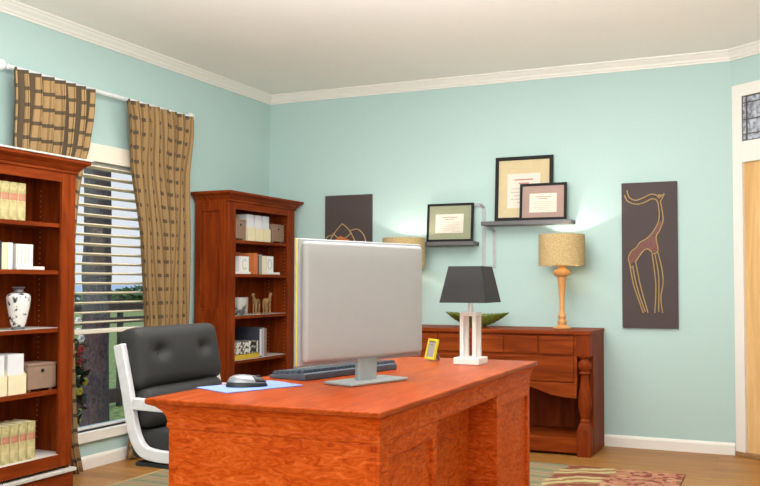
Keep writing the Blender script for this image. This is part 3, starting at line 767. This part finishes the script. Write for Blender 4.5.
# table lamps on the console
def table_lamp(label, loc):
    t = thing('table_lamp', label, 'lamp', loc, 0, 'turned wood table lamps on the console')
    MB().lathe([(.062, 0), (.064, .006), (.056, .012), (.034, .018), (.026, .026), (.030, .034), (.030, .05), (.022, .056), (.020, .066), (.028, .078), (.028, .088), (.020, .098),
                (.017, .14), (.018, .20), (.022, .26), (.028, .315), (.034, .345), (.034, .352), (.050, .36), (.061, .374), (.060, .388), (.046, .40), (.028, .408), (.026, .42), (.032, .428), (.030, .445), (.012, .45), (.012, .47)], n=32).build('base', 'lampwood', t, smooth=True)
    mb = MB(); z0, z1 = .428, .640
    mb.lathe([(.1575, z0), (.1575, z1), (.1545, z1), (.1545, z0)], n=48); mb.f = mb.f[:-2]; mb.mi = mb.mi[:-2]
    b_ = 0; n = 48
    for k_ in range(n): mb.f.append((k_, (k_+1) % n, 3*n+(k_+1) % n, 3*n+k_)); mb.mi.append(0)
    sh = mb.build('lamp_shade', 'raffia', t, smooth=True)
    sp = MB()
    for a in (0, 2*pi/3, 4*pi/3): sp.tube([(0, 0, z0+.03), (.155*cos(a), .155*sin(a), z0+.03)], .002, 6)
    sp.build('shade_spider', 'standgrey', sh)
    MB().sphere((0, 0, .520), .026, 16, 10, sz=1.25).build('bulb', 'bulb', t, smooth=True)
    ld_ = bpy.data.lights.new('lamp_bulb_light', 'POINT'); ld_.energy = LAMP; ld_.color = (1, .95, .86); ld_.shadow_soft_size = .012
    lo = bpy.data.objects.new('lamp_bulb_light', ld_); C.objects.link(lo); lo.parent = t; lo.location = (0, 0, .548)
    bpy.data.objects  # light sits at the bulb
    return t
LAMP = 14
table_lamp('turned golden wood lamp with raffia drum shade at the right end of the console', (2.499, -.215, .811))
table_lamp('raffia drum lamp on the console half hidden behind the monitor', (1.312, -.215, .811))
for o in bpy.data.objects:
    if o.name.startswith('bulb'): o.visible_shadow = True

# green boat bowl
bw = thing('bowl', 'long green boat-shaped bowl on the console between the lamps', 'bowl', (1.885, -.22, .811))
def bowl_pt(u, v_, off=0):
    a = -1+2*u; wv_ = .115*(1-abs(a)**2.2)+.001; q = -1+2*v_
    L_ = .237*a*(1+.0)
    rim = .088+.016*abs(a)**2
    dep = (1-abs(a)**2.0)*.082
    z = rim-dep*(1-abs(q)**2.2)+.0
    z += .0025*cos(2*pi*u*15)*(1-abs(a)**4)
    return (L_, wv_*q, max(z, .004)+off)
mb = MB(); mb.grid(bowl_pt, 120, 20); mb.build('shell', 'bowl', bw, smooth=True, solid=.006)
MB().lathe([(.05, 0), (.055, .004), (.045, .010)], sx=1.4, sy=.8, n=28).build('foot', 'bowlrib', bw, smooth=True)

# ------------------------------------------------------------------ wall art and shelves
def canvas_art(name, label, x0, x1, z0, z1):
    t = thing(name, label, 'picture', ((x0+x1)/2, 0, z0))
    hw_ = (x1-x0)/2
    box('canvas', 'canvas', -hw_, hw_, -.022, -.001, 0, z1-z0, t, .002)
    return t
ga = canvas_art('wall_art', 'tall dark canvas with a gold wire giraffe on the back wall', 2.872, 3.243, .815, 1.807)
def smooth_path(pts, n=6):
    out = []
    P_ = [Vector(p) for p in pts]
    for i in range(len(P_)-1):
        p0 = P_[max(i-1, 0)]; p1 = P_[i]; p2 = P_[i+1]; p3 = P_[min(i+2, len(P_)-1)]
        for k_ in range(n):
            s_ = k_/n
            out.append(.5*((2*p1)+(p2-p0)*s_+(2*p0-5*p1+4*p2-p3)*s_*s_+(3*p1-p0-3*p2+p3)*s_**3))
    out.append(P_[-1]); return out
# coordinates on the canvas in metres (x from its middle, z from its foot)
def G(px, py): return ((px-622.4)*.372/55.8-.186, -.026, .992-(py-182.6)*(.992/145.6))
wires = [[(628.3, 190), (630.5, 197), (637, 200.3), (645, 198), (652, 195), (657.5, 195.8), (660.5, 199)],
         [(625.8, 195), (629, 201), (637, 204.2), (645, 203.2), (652, 200), (657, 200), (659.5, 204)],
         [(660.5, 199), (663, 197), (665.5, 195), (664, 198.5), (661.5, 203)], [(660, 199), (660.5, 195.5), (662.5, 197)],
         [(659.5, 204), (660.5, 213), (660, 221), (657, 228), (653, 234), (648, 239), (641, 243), (637, 248), (632, 252), (629.3, 258), (630.5, 264), (632, 268)],
         [(662, 203), (663.8, 214), (664.2, 222), (661, 231), (657.5, 237), (658.3, 245), (659, 251), (656, 254), (653.5, 254)],
         [(636.5, 262), (640, 257), (645, 251), (649, 249.5), (653, 253)],
         [(630.5, 264), (632.5, 276), (634.5, 286), (638.5, 298), (643.8, 313)], [(636.5, 262), (638, 270), (640.5, 283), (644, 297), (648.5, 313)], [(633.5, 266), (636, 280), (640.5, 297), (646, 312)],
         [(653, 254), (655.2, 270), (656.6, 288), (655.3, 313)], [(656, 255), (659.3, 275), (659.5, 293), (659, 312)], [(658.5, 252), (662.5, 268), (663.8, 283), (661.5, 298), (663, 313)]]
mb = MB()
for wv_ in wires: mb.tube(smooth_path([G(*p) for p in wv_]), .0042, 6)
mb.build('giraffe_outline', 'gold', ga, smooth=True)
poly = [(660.5, 222), (657, 229), (653, 235), (648, 240), (641, 244), (637, 249), (632, 253), (630, 258), (631, 265), (636, 262), (640, 257), (645, 251), (649, 249.5), (654, 253), (658.5, 250), (657.5, 243), (657.2, 237), (660.5, 231), (663.5, 223)]
MB().prism([(G(*p)[0], G(*p)[2]) for p in poly], lambda p, q, a: (p, a, q), -.025, -.0222).build('giraffe_body', 'rust', ga)
fa = canvas_art('wall_art', 'dark canvas with a gold wire flower above the monitor', .535, .948, .83, 1.812)
cz = .64
mb = MB()
def F_(x, z): return (x-.742+.0, -.026, z-.83)
for pth in ([(.694, 1.587), (.64, 1.535), (.585, 1.455), (.575, 1.38), (.62, 1.31), (.70, 1.28)], [(.694, 1.587), (.75, 1.54), (.80, 1.46), (.815, 1.38), (.78, 1.31), (.70, 1.28)],
            [(.61, 1.50), (.555, 1.48), (.545, 1.41), (.57, 1.33)], [(.76, 1.53), (.83, 1.54), (.885, 1.49), (.90, 1.41), (.85, 1.33)],
            [(.61, 1.515), (.66, 1.475), (.72, 1.475), (.775, 1.515)], [(.63, 1.43), (.66, 1.40), (.73, 1.40), (.76, 1.43)], [(.70, 1.28), (.705, 1.1), (.69, .93)], [(.705, 1.1), (.62, 1.04), (.58, 1.08), (.64, 1.13), (.703, 1.12)]):
    mb.tube(smooth_path([F_(*p) for p in pth]), .0042, 6)
mb.build('flower_outline', 'gold', fa, smooth=True)
MB().prism([(F_(.69+.055*cos(a)*(1+.25*sin(5*a)), 0)[0], 1.445-.83+.042*sin(a)*(1+.25*cos(3*a))) for a in [2*pi*i/24 for i in range(24)]], lambda p, q, a: (p, a, q), -.026, -.0222).build('flower_heart', 'orange', fa)

def wall_shelf(label, x0, x1, z, strap_pts, foot):
    t = thing('wall_shelf', label, 'shelf', ((x0+x1)/2, 0, z), 0, 'slate grey floating shelves')
    cx = (x0+x1)/2
    box('board', 'shelfgrey', x0-cx, x1-cx, -.135, -.001, -.029, 0, t, .003)
    mb = MB(); hw_ = .013
    P_ = [Vector((p[0]-cx, 0, p[1]-z)) for p in strap_pts]
    for a, b_ in zip(P_, P_[1:]):
        d = (b_-a).normalized(); nn = Vector((-d.z, 0, d.x))*hw_
        q = [a+nn-d*hw_*.6, b_+nn+d*hw_*.6, b_-nn+d*hw_*.6, a-nn-d*hw_*.6]
        mb.prism([(p.x, p.z) for p in q], lambda p, r_, aa: (p, aa, r_), -.008, -.001)
    mb.build('steel_strap', 'strap', t, .003)
    return t
wall_shelf('lower left slate floating shelf holding one framed certificate', 1.422, 1.826, 1.424, [(1.78, 1.695), (1.845, 1.695), (1.862, 1.678), (1.862, 1.24)], 0)
wall_shelf('upper slate floating shelf holding two framed certificates', 1.885, 2.545, 1.563, [(1.892, 1.523), (1.925, 1.517), (1.944, 1.500), (1.945, 1.235)], 0)

def certificate(label, x0, x1, h_, y, z, mount, pw, ph_, px_, pz, fw=.022, lean=4, text=True, big=False):
    w_ = x1-x0
    t = thing('framed_certificate', label, 'certificate', ((x0+x1)/2, y, z), 0, 'black framed certificates')
    t.rotation_euler = (R(-lean), 0, 0)
    mb = MB()
    for (a, b_, c, d) in ((-w_/2, -w_/2+fw, 0, h_), (w_/2-fw, w_/2, 0, h_), (-w_/2+fw, w_/2-fw, 0, fw), (-w_/2+fw, w_/2-fw, h_-fw, h_)): mb.box(a, b_, -.018, 0, c, d)
    mb.build('frame', 'frameblack', t, .002)
    box('mount', mount, -w_/2+fw*.8, w_/2-fw*.8, -.010, -.002, fw*.8, h_-fw*.8, t, 0)
    box('paper', 'paper', px_-pw/2, px_+pw/2, -.0112, -.0098, pz, pz+ph_, t, 0)
    mb = MB(); mb.box(px_-pw*.28, px_+pw*.28, -.0118, -.0111, pz+ph_*.80, pz+ph_*.84); mb.box(px_-pw*.16, px_+pw*.16, -.0118, -.0111, pz+ph_*.70, pz+ph_*.735); mb.build('title_lines', 'ink_red', t)
    mb = MB()
    for i, wd in enumerate((.36, .40, .30, .38, .2)): mb.box(px_-pw*wd, px_+pw*wd, -.0118, -.0111, pz+ph_*(.55-.1*i), pz+ph_*(.565-.1*i))
    mb.box(px_+pw*.12, px_+pw*.4, -.0118, -.0111, pz+ph_*.08, pz+ph_*.095)
    mb.build('text_lines', 'ink_grey', t)
    return t
certificate('large black-framed certificate with tan mount on the upper shelf', 1.962, 2.392, .470, -.040, 1.565, 'mat_tan', .245, .25, .0, .095, .026, 4)
certificate('small black-framed certificate with mauve mount in front of the large one', 2.160, 2.500, .264, -.075, 1.565, 'mat_mauve', .198, .136, .0, .055, .018, 5)
certificate('black-framed certificate with olive mount on the lower shelf', 1.430, 1.798, .286, -.055, 1.426, 'mat_olive', .222, .142, -.004, .064, .017, 5)

# ------------------------------------------------------------------ desk
dx0, dx1, dy0, dy1 = 2.055, 2.867, -3.775, -2.09
dk0 = thing('executive_desk', 'large orange-red figured wood executive desk in the foreground', 'desk', ((dx0+dx1)/2, (dy0+dy1)/2, .013), R(.9))
Z = .013
ox, oy = (dx0+dx1)/2, (dy0+dy1)/2
bx0, bx1, by0, by1 = 2.112-ox, 2.842-ox, -3.728-oy, -2.145-oy
def ring(f, z):  # f=0 body, 1 full overhang
    return (bx0+(dx0-ox-bx0)*f, bx1+(dx1-ox-bx1)*f, by0+(dy0-oy-by0)*f, by1+(dy1-oy-by1)*f, z-Z)
mb = MB(); rect_loft(mb, [ring(.98, .742), ring(1, .745), ring(1, .755), ring(.93, .760)])
mb.build('desktop', 'desktop', dk0, .003, seg=3)
mb = MB(); rect_loft(mb, [ring(.03, .662), ring(.10, .668), ring(.10, .676), ring(.06, .684), ring(.12, .70), ring(.30, .718), ring(.6, .733), ring(.96, .7418)])
mb.build('top_moulding', 'desk', dk0, .002)
P1, P2 = -3.290-oy, -2.635-oy
def pedestal(y0, y1, near):
    mb = MB(); mb.box(bx0, bx1-.012, y0, y1, 0.045, .662-Z); p = mb.build('pedestal', 'desk', dk0, .003)
    st = MB()
    for (a, b_, c, d) in ((y0, y0+.065, .08, .662-Z), (y1-.03, y1, .08, .662-Z), (y0+.065, y1-.03, .612-Z, .662-Z), (y0+.065, y1-.03, .08, .12)): st.box(bx1-.012, bx1, a, b_, c, d)
    st.build('panel_frame', 'desk', p, .0015)
    mb = MB(); rect_loft(mb, [(bx0-.004, bx1+.014, y0-.012, y1+.012, 0), (bx0-.004, bx1+.014, y0-.012, y1+.012, .085), (bx0, bx1+.004, y0, y1, .10)]); mb.build('plinth', 'desk', p, .002)
    for (za, zb) in ((.12, .30), (.31, .47), (.48, .62)):
        d_ = MB().box(bx0-.012, bx0, y0+.03, y1-.03, za, zb).build('drawer', 'desk', p, .003)
        MB().tube([(bx0-.012, (y0+y1)/2-.05, (za+zb)/2), (bx0-.034, (y0+y1)/2-.045, (za+zb)/2), (bx0-.034, (y0+y1)/2+.045, (za+zb)/2), (bx0-.012, (y0+y1)/2+.05, (za+zb)/2)], .005, 8).build('drawer_handle', 'gold', d_, smooth=True)
pedestal(by0, P1, True); pedestal(P2, by1, False)
MB().box(2.700-ox, 2.722-ox, P1, P2, .08, .662-Z).build('modesty_panel', 'desk', dk0, .001)

# monitor
TH = R(18)
mo = thing('computer_monitor', 'large pale grey flat monitor seen from behind on the desk', 'monitor', (2.515, -3.14, .7605), -TH)
# local y runs along the screen, local +x is the back (towards us)
MB().rbox((-.010, -.008, .292), (.006, .308, .216), .0055, 12).build('bezel', 'greyplastic', mo, smooth=True)
MB().rbox((-.0185, -.008, .292), (.0035, .307, .215), .003, 12).build('edge_band', 'yellow', mo, smooth=True)
MB().rbox((-.025, -.008, .292), (.004, .308, .216), .0035, 12).build('front_frame', 'paleplastic', mo, smooth=True)
MB().box(-.0302, -.0288, -.30, .284, .095, .49).build('screen', 'screen', mo)
MB().rbox((.006, -.011, .294), (.016, .293, .204), .013, 14).build('back_shell', 'paleplastic', mo, smooth=True)
MB().box(-.012, .010, -.05, .042, .008, .11).build('stand_neck', 'standgrey', mo, .004)
MB().box(-.070, .070, -.145, .145, 0, .011).build('stand_foot', 'standgrey', mo, .004)

# keyboard
kbd = thing('keyboard', 'slate blue computer keyboard on the desk in front of the monitor', 'keyboard', (2.262, -2.93, .7605), R(-14))
mb = MB(); mb.prism([(-.095, 0), (.095, 0), (.095, .024), (.088, .027), (-.095, .012)], lambda p, q, a: (p, a, q), -.255, .275); mb.build('body', 'kbody', kbd, .003)
ks = MB()
for r_ in range(6):
    x = .074-r_*.0285; n = 25
    for k_ in range(n):
        if r_ == 5 and 5 < k_ < 11: continue
        y = -.243+k_*.0212; zz = .0135+(x+.095)*.079
        rect_loft(ks, [(x-.0115, x+.0115, y-.009, y+.009, zz), (x-.009, x+.009, y-.007, y+.007, zz+.011)])
ko = ks.build('keys', 'keys', kbd); ko['kind'] = 'stuff'
# mouse pad + mouse
mp = MB(); mp.prism([(-.10+.0, -.15), (.10, -.15), (.10, .15), (-.10, .15)], lambda p, q, a: (p, q, a), 0, .003)
mpo = mp.build('mouse_pad', 'pad', bevel=.001); mpo.location = (2.208, -3.418, .7605); mpo.rotation_euler = (0, 0, R(-24)); tag(mpo, 'pale blue mouse pad on the desk corner under the mouse', 'mouse pad')
ms = thing('computer_mouse', 'silver and black computer mouse on the blue pad', 'mouse', (2.203, -3.432, .7640), R(30))
def mouse_pt(s_, off, zb, zt):
    def f(u, v_):
        a = 2*pi*u; q = pi/2*v_
        rx = .064*s_; ry = (.033-.004*cos(a))*s_
        r_ = cos(q)**.55 if v_ < 1 else 0
        h_ = zb+(zt-zb)*sin(q)**.9
        x = rx*r_*cos(a); y = ry*r_*sin(a)
        return (x, y, h_*(1-.10*(x/.064)**2-.16*(x/.064)) if v_ > 0 else zb)
    return f
mb = MB(); mb.grid(mouse_pt(1.1, 0, .001, .028), 36, 10); mb.quad([(.0704*cos(2*pi*k_/36), (.0363-.0044*cos(2*pi*k_/36))*sin(2*pi*k_/36), .001) for k_ in range(36)]); mb.build('lower_body', 'blackplastic', ms, smooth=True)
mb = MB(); mb.grid(mouse_pt(1.02, 0, .012, .039), 36, 10); mb.build('top_shell', 'silver', ms, smooth=True)
mb = MB(); mb.grid(lambda u, v_: mouse_pt(1.035, 0, .012, .0396)((u*.34-.17) % 1, .12+.62*v_), 14, 8); mb.build('buttons', 'blackplastic', ms, smooth=True, solid=.0008)
wv_ = MB().lathe([(.0085, -.003), (.0095, 0), (.0085, .003)], n=18).build('scroll_wheel', 'blackplastic', ms, smooth=True); wv_.location = (.038, 0, .0295); wv_.rotation_euler = (pi/2, 0, 0)

# white desk lamp
wl = thing('desk_lamp', 'white four-post desk lamp with charcoal square shade on the desk', 'lamp', (2.617, -2.335, .7605))
box('base', 'white', -.060, .060, -.060, .060, 0, .030, wl, .003)
for (x, y) in ((-.029, -.029), (.029, -.029), (-.029, .029), (.029, .029)): box('post', 'white', x-.0085, x+.0085, y-.0085, y+.0085, .030, .212, wl, .001)
box('cap_plate', 'white', -.038, .038, -.038, .038, .212, .230, wl, .002)
MB().lathe([(.013, .230), (.013, .255), (.009, .26), (.009, .40)], n=16).build('stem', 'white', wl, smooth=True)
mb = MB()
A0, A1, z0, z1, th = .107, .076, .272, .432, .003
def frus(a0, a1): return [(-a0, -a0, z0), (a0, -a0, z0), (a0, a0, z0), (-a0, a0, z0), (-a1, -a1, z1), (a1, -a1, z1), (a1, a1, z1), (-a1, a1, z1)]
mb.v = frus(A0, A1)+frus(A0-th, A1-th)
for k_ in range(4):
    j = (k_+1) % 4
    mb.f += [(k_, j, 4+j, 4+k_), (8+j, 8+k_, 12+k_, 12+j), (k_, 8+k_, 8+j, j), (4+k_, 4+j, 12+j, 12+k_)]; mb.mi += [0]*4
shd = mb.build('lamp_shade', 'greyshade', wl)
sp = MB().box(-A1*.98, A1*.98, -.002, .002, .425, .429).box(-.002, .002, -A1*.98, A1*.98, .425, .429).build('shade_spider', 'standgrey', shd)
MB().lathe([(.009, .398), (.011, .405), (.011, .420), (.004, .427)], n=14).build('finial', 'white', wl, smooth=True)

# little yellow photo frame
pf = thing('photo_frame', 'small lime yellow photo frame standing on the desk', 'photo frame', (2.388, -2.262, .7655), R(-37))
mt = Matrix.Rotation(R(-14), 4, 'X')
mb = MB()
for (a, b_, c, d) in ((-.042, -.033, 0, .096), (.033, .042, 0, .096), (-.033, .033, 0, .010), (-.033, .033, .086, .096)): mb.box(a, b_, -.006, .006, c, d, mtx=mt)
mb.build('frame', 'yellow', pf, .0015)
MB().box(-.034, .034, -.002, .004, .009, .087, mtx=mt).build('picture', 'greybook', pf)
MB().prism([(.012, .07), (.016, .07), (.050, -.003), (.046, -.003)], lambda p, q, a: (a, p, q), -.012, .012).build('stand', 'greyplastic', pf, .0005)

# ------------------------------------------------------------------ office chair
ch = thing('office_chair', 'charcoal leather office chair with white looped arms behind the desk', 'chair', (1.59, -2.778, .013))
YH = .270
RB = lambda d_: Matrix.Rotation(R(d_), 3, 'Y')
MB().rbox((-.250, .0, .780), (.066, .279, .134), .045, 22, bulge=.016, dimples=[(-.150, .018, .034, .030), (.140, .018, .034, .030)], mtx=RB(-11)).build('upper_back_cushion', 'blackleather', ch, smooth=True)
bt = MB()
for y in (-.150, .140): bt.sphere((-.210, y, .800), .010, 12, 8)
bt.build('tuft_buttons', 'blackleather', ch, smooth=True)
MB().rbox((-.205, .0, .575), (.060, .270, .092), .05, 16, bulge=.012, mtx=RB(-8)).build('lower_back_cushion', 'blackleather', ch, smooth=True)
MB().rbox((.03, .0, .426), (.275, .274, .062), .035, 14).build('seat_cushion', 'blackleather', ch, smooth=True)
MB().rbox((-.268, .0, .65), (.016, .245, .21), .014, 10, mtx=RB(-11)).build('back_shell', 'blackplastic', ch, smooth=True)
def band(path, hw_, th_, ys):
    # flat band following a path in the xz plane
    mb = MB(); n = len(path); P_ = [Vector((p[0], 0, p[1])) for p in path]
    for i, p in enumerate(P_):
        t_ = (P_[min(i+1, n-1)]-P_[max(i-1, 0)]).normalized(); nn = Vector((-t_.z, 0, t_.x))*th_
        for (s_, y) in ((1, ys-hw_), (1, ys+hw_), (-1, ys+hw_), (-1, ys-hw_)): mb.v.append((p.x+nn.x*s_, y, p.z+nn.z*s_))
    for i in range(n-1):
        for k_ in range(4):
            mb.f.append((4*i+k_, 4*i+(k_+1) % 4, 4*i+4+(k_+1) % 4, 4*i+4+k_)); mb.mi.append(0)
    mb.f += [(3, 2, 1, 0), tuple(4*(n-1)+k_ for k_ in range(4))]; mb.mi += [0, 0]
    return mb
for sg in (-1, 1):
    ys = sg*(YH+.022)
    loop = smooth_path([(-.284, 0, .845), (-.258, 0, .74), (-.230, 0, .62), (-.212, 0, .53), (-.186, 0, .455), (-.145, 0, .408), (-.08, 0, .394), (0, 0, .392), (.16, 0, .392), (.26, 0, .405), (.295, 0, .45), (.295, 0, .53), (.26, 0, .585), (.18, 0, .598), (0, 0, .598), (-.14, 0, .600), (-.20, 0, .602)], 8)
    band([(p.x, p.z) for p in loop], .015, .024, ys).build('side_frame', 'chairwhite', ch, .004, smooth=True)
MB().box(-.16, .2, -.20, .20, .335, .357).build('tilt_plate', 'blackplastic', ch, .006)
MB().box(-.20, .26, -.286, .286, .340, .360).build('seat_pan', 'blackplastic', ch, .006)
MB().lathe([(.03, .06), (.03, .2), (.022, .2), (.022, .336)], n=20).build('column', 'standgrey', ch, smooth=True)
for k_ in range(4):
    a = R(8)+k_*pi/2
    MB().tube([(.02*cos(a), .02*sin(a), .085), (.25*cos(a), .25*sin(a), .058)], [.024, .014], 12).build('leg', 'chairwhite', ch, smooth=True)
    w_ = MB().lathe([(.010, -.012), (.024, -.010), (.024, .010), (.010, .012)], n=18).build('caster', 'blackplastic', ch, smooth=True)
    w_.location = (.25*cos(a), .25*sin(a), .0245); w_.rotation_euler = (pi/2, 0, a)

# ------------------------------------------------------------------ rug
rg = thing('area_rug', 'sage and rose leaf-patterned area rug under the desk and chair', 'rug', (1.91, -2.75, 0))
MB().box(-1.43, 1.45, -2.0, 2.0, 0.001, .011).build('woven_field', 'rug', rg, .003)
rb = MB()
for (a, b_, c, d) in ((-1.453, -1.43, -2.0, 2.0), (-1.453, 1.45, -2.02, -2.0)): rb.box(a, b_, c, d, .001, .011)
rb.build('binding', 'rugedge', rg, .003)

# ------------------------------------------------------------------ lights, world, camera
def area(name, loc, target, size, energy, col, sy=None):
    l = bpy.data.lights.new(name, 'AREA'); l.energy = energy; l.color = col; l.size = size
    if sy: l.shape = 'RECTANGLE'; l.size_y = sy
    o = bpy.data.objects.new(name, l); C.objects.link(o); o.location = loc
    o.rotation_euler = (Vector(target)-Vector(loc)).to_track_quat('-Z', 'Y').to_euler(); return o
area('front_fill', (2.45, -6.9, 1.5), (2.1, -1.5, 1.3), 4.4, 92, (1, .985, .96), 2.2)  # added soft fill before the closed front wall, no windows there
area('ceiling_fill', (2.3, -2.5, 2.62), (2.3, -2.5, 0), 2.4, 72, (1, .985, .96))  # unseen fill added under the ceiling to lift the walls, no fixture
area('upward_fill', (2.7, -3.9, 1.75), (2.7, -3.5, 2.65), 1.6, 114, (1, .98, .95))  # added fill floating in the room, aimed up to brighten the ceiling
su = bpy.data.lights.new('sun', 'SUN'); su.energy = 2.4; su.angle = .02; su.color = (1, .95, .88)
so = bpy.data.objects.new('sun', su); C.objects.link(so); so.rotation_euler = Vector((-.18, .8, -.6)).to_track_quat('-Z', 'Y').to_euler()

wd = bpy.data.worlds.new('sky'); scene.world = wd; wd.use_nodes = True; nt = wd.node_tree
bg = nt.nodes['Background']; tc = N(nt, 'ShaderNodeTexCoord'); sx = N(nt, 'ShaderNodeSeparateXYZ'); L(nt, tc.outputs['Generated'], sx.inputs[0])
r = ramp(nt, [(0, (.80, .88, .95)), (.04, (.82, .90, .98)), (.25, (.62, .78, .96)), (1, (.28, .50, .85))]); L(nt, sx.outputs[2], r.inputs['Fac'])
cl = N(nt, 'ShaderNodeTexNoise', Scale=4.0, Detail=5.0); L(nt, tc.outputs['Generated'], cl.inputs['Vector'])
cr = ramp(nt, [(.48, (0, 0, 0)), (.66, (1, 1, 1))]); L(nt, cl.outputs['Fac'], cr.inputs['Fac'])
mx = N(nt, 'ShaderNodeMix', data_type='RGBA'); L(nt, cr.outputs['Color'], mx.inputs['Factor']); L(nt, r.outputs['Color'], mx.inputs[6]); mx.inputs[7].default_value = (.95, .97, 1, 1)
L(nt, mx.outputs[2], bg.inputs['Color']); bg.inputs['Strength'].default_value = 1.0

cam = bpy.data.cameras.new('camera'); co = bpy.data.objects.new('camera', cam); C.objects.link(co); scene.camera = co
co.location = (3.9244, -5.8828, 1.115); co.rotation_euler = (pi/2+.0358, 0, .3911)
cam.sensor_fit = 'HORIZONTAL'; cam.sensor_width = 36; cam.lens = 847.5/760*36; cam.clip_end = 5000; cam.clip_start = .05
cam.shift_x = (380-438.3)/760; cam.shift_y = (253.5-243)/760
vs = scene.view_settings; vs.view_transform = 'Standard'; vs.look = 'None'; vs.gamma = 1; vs.use_curve_mapping = False; vs.exposure = 0
scene.cycles.use_denoising = True
scene.cycles.max_bounces = 8
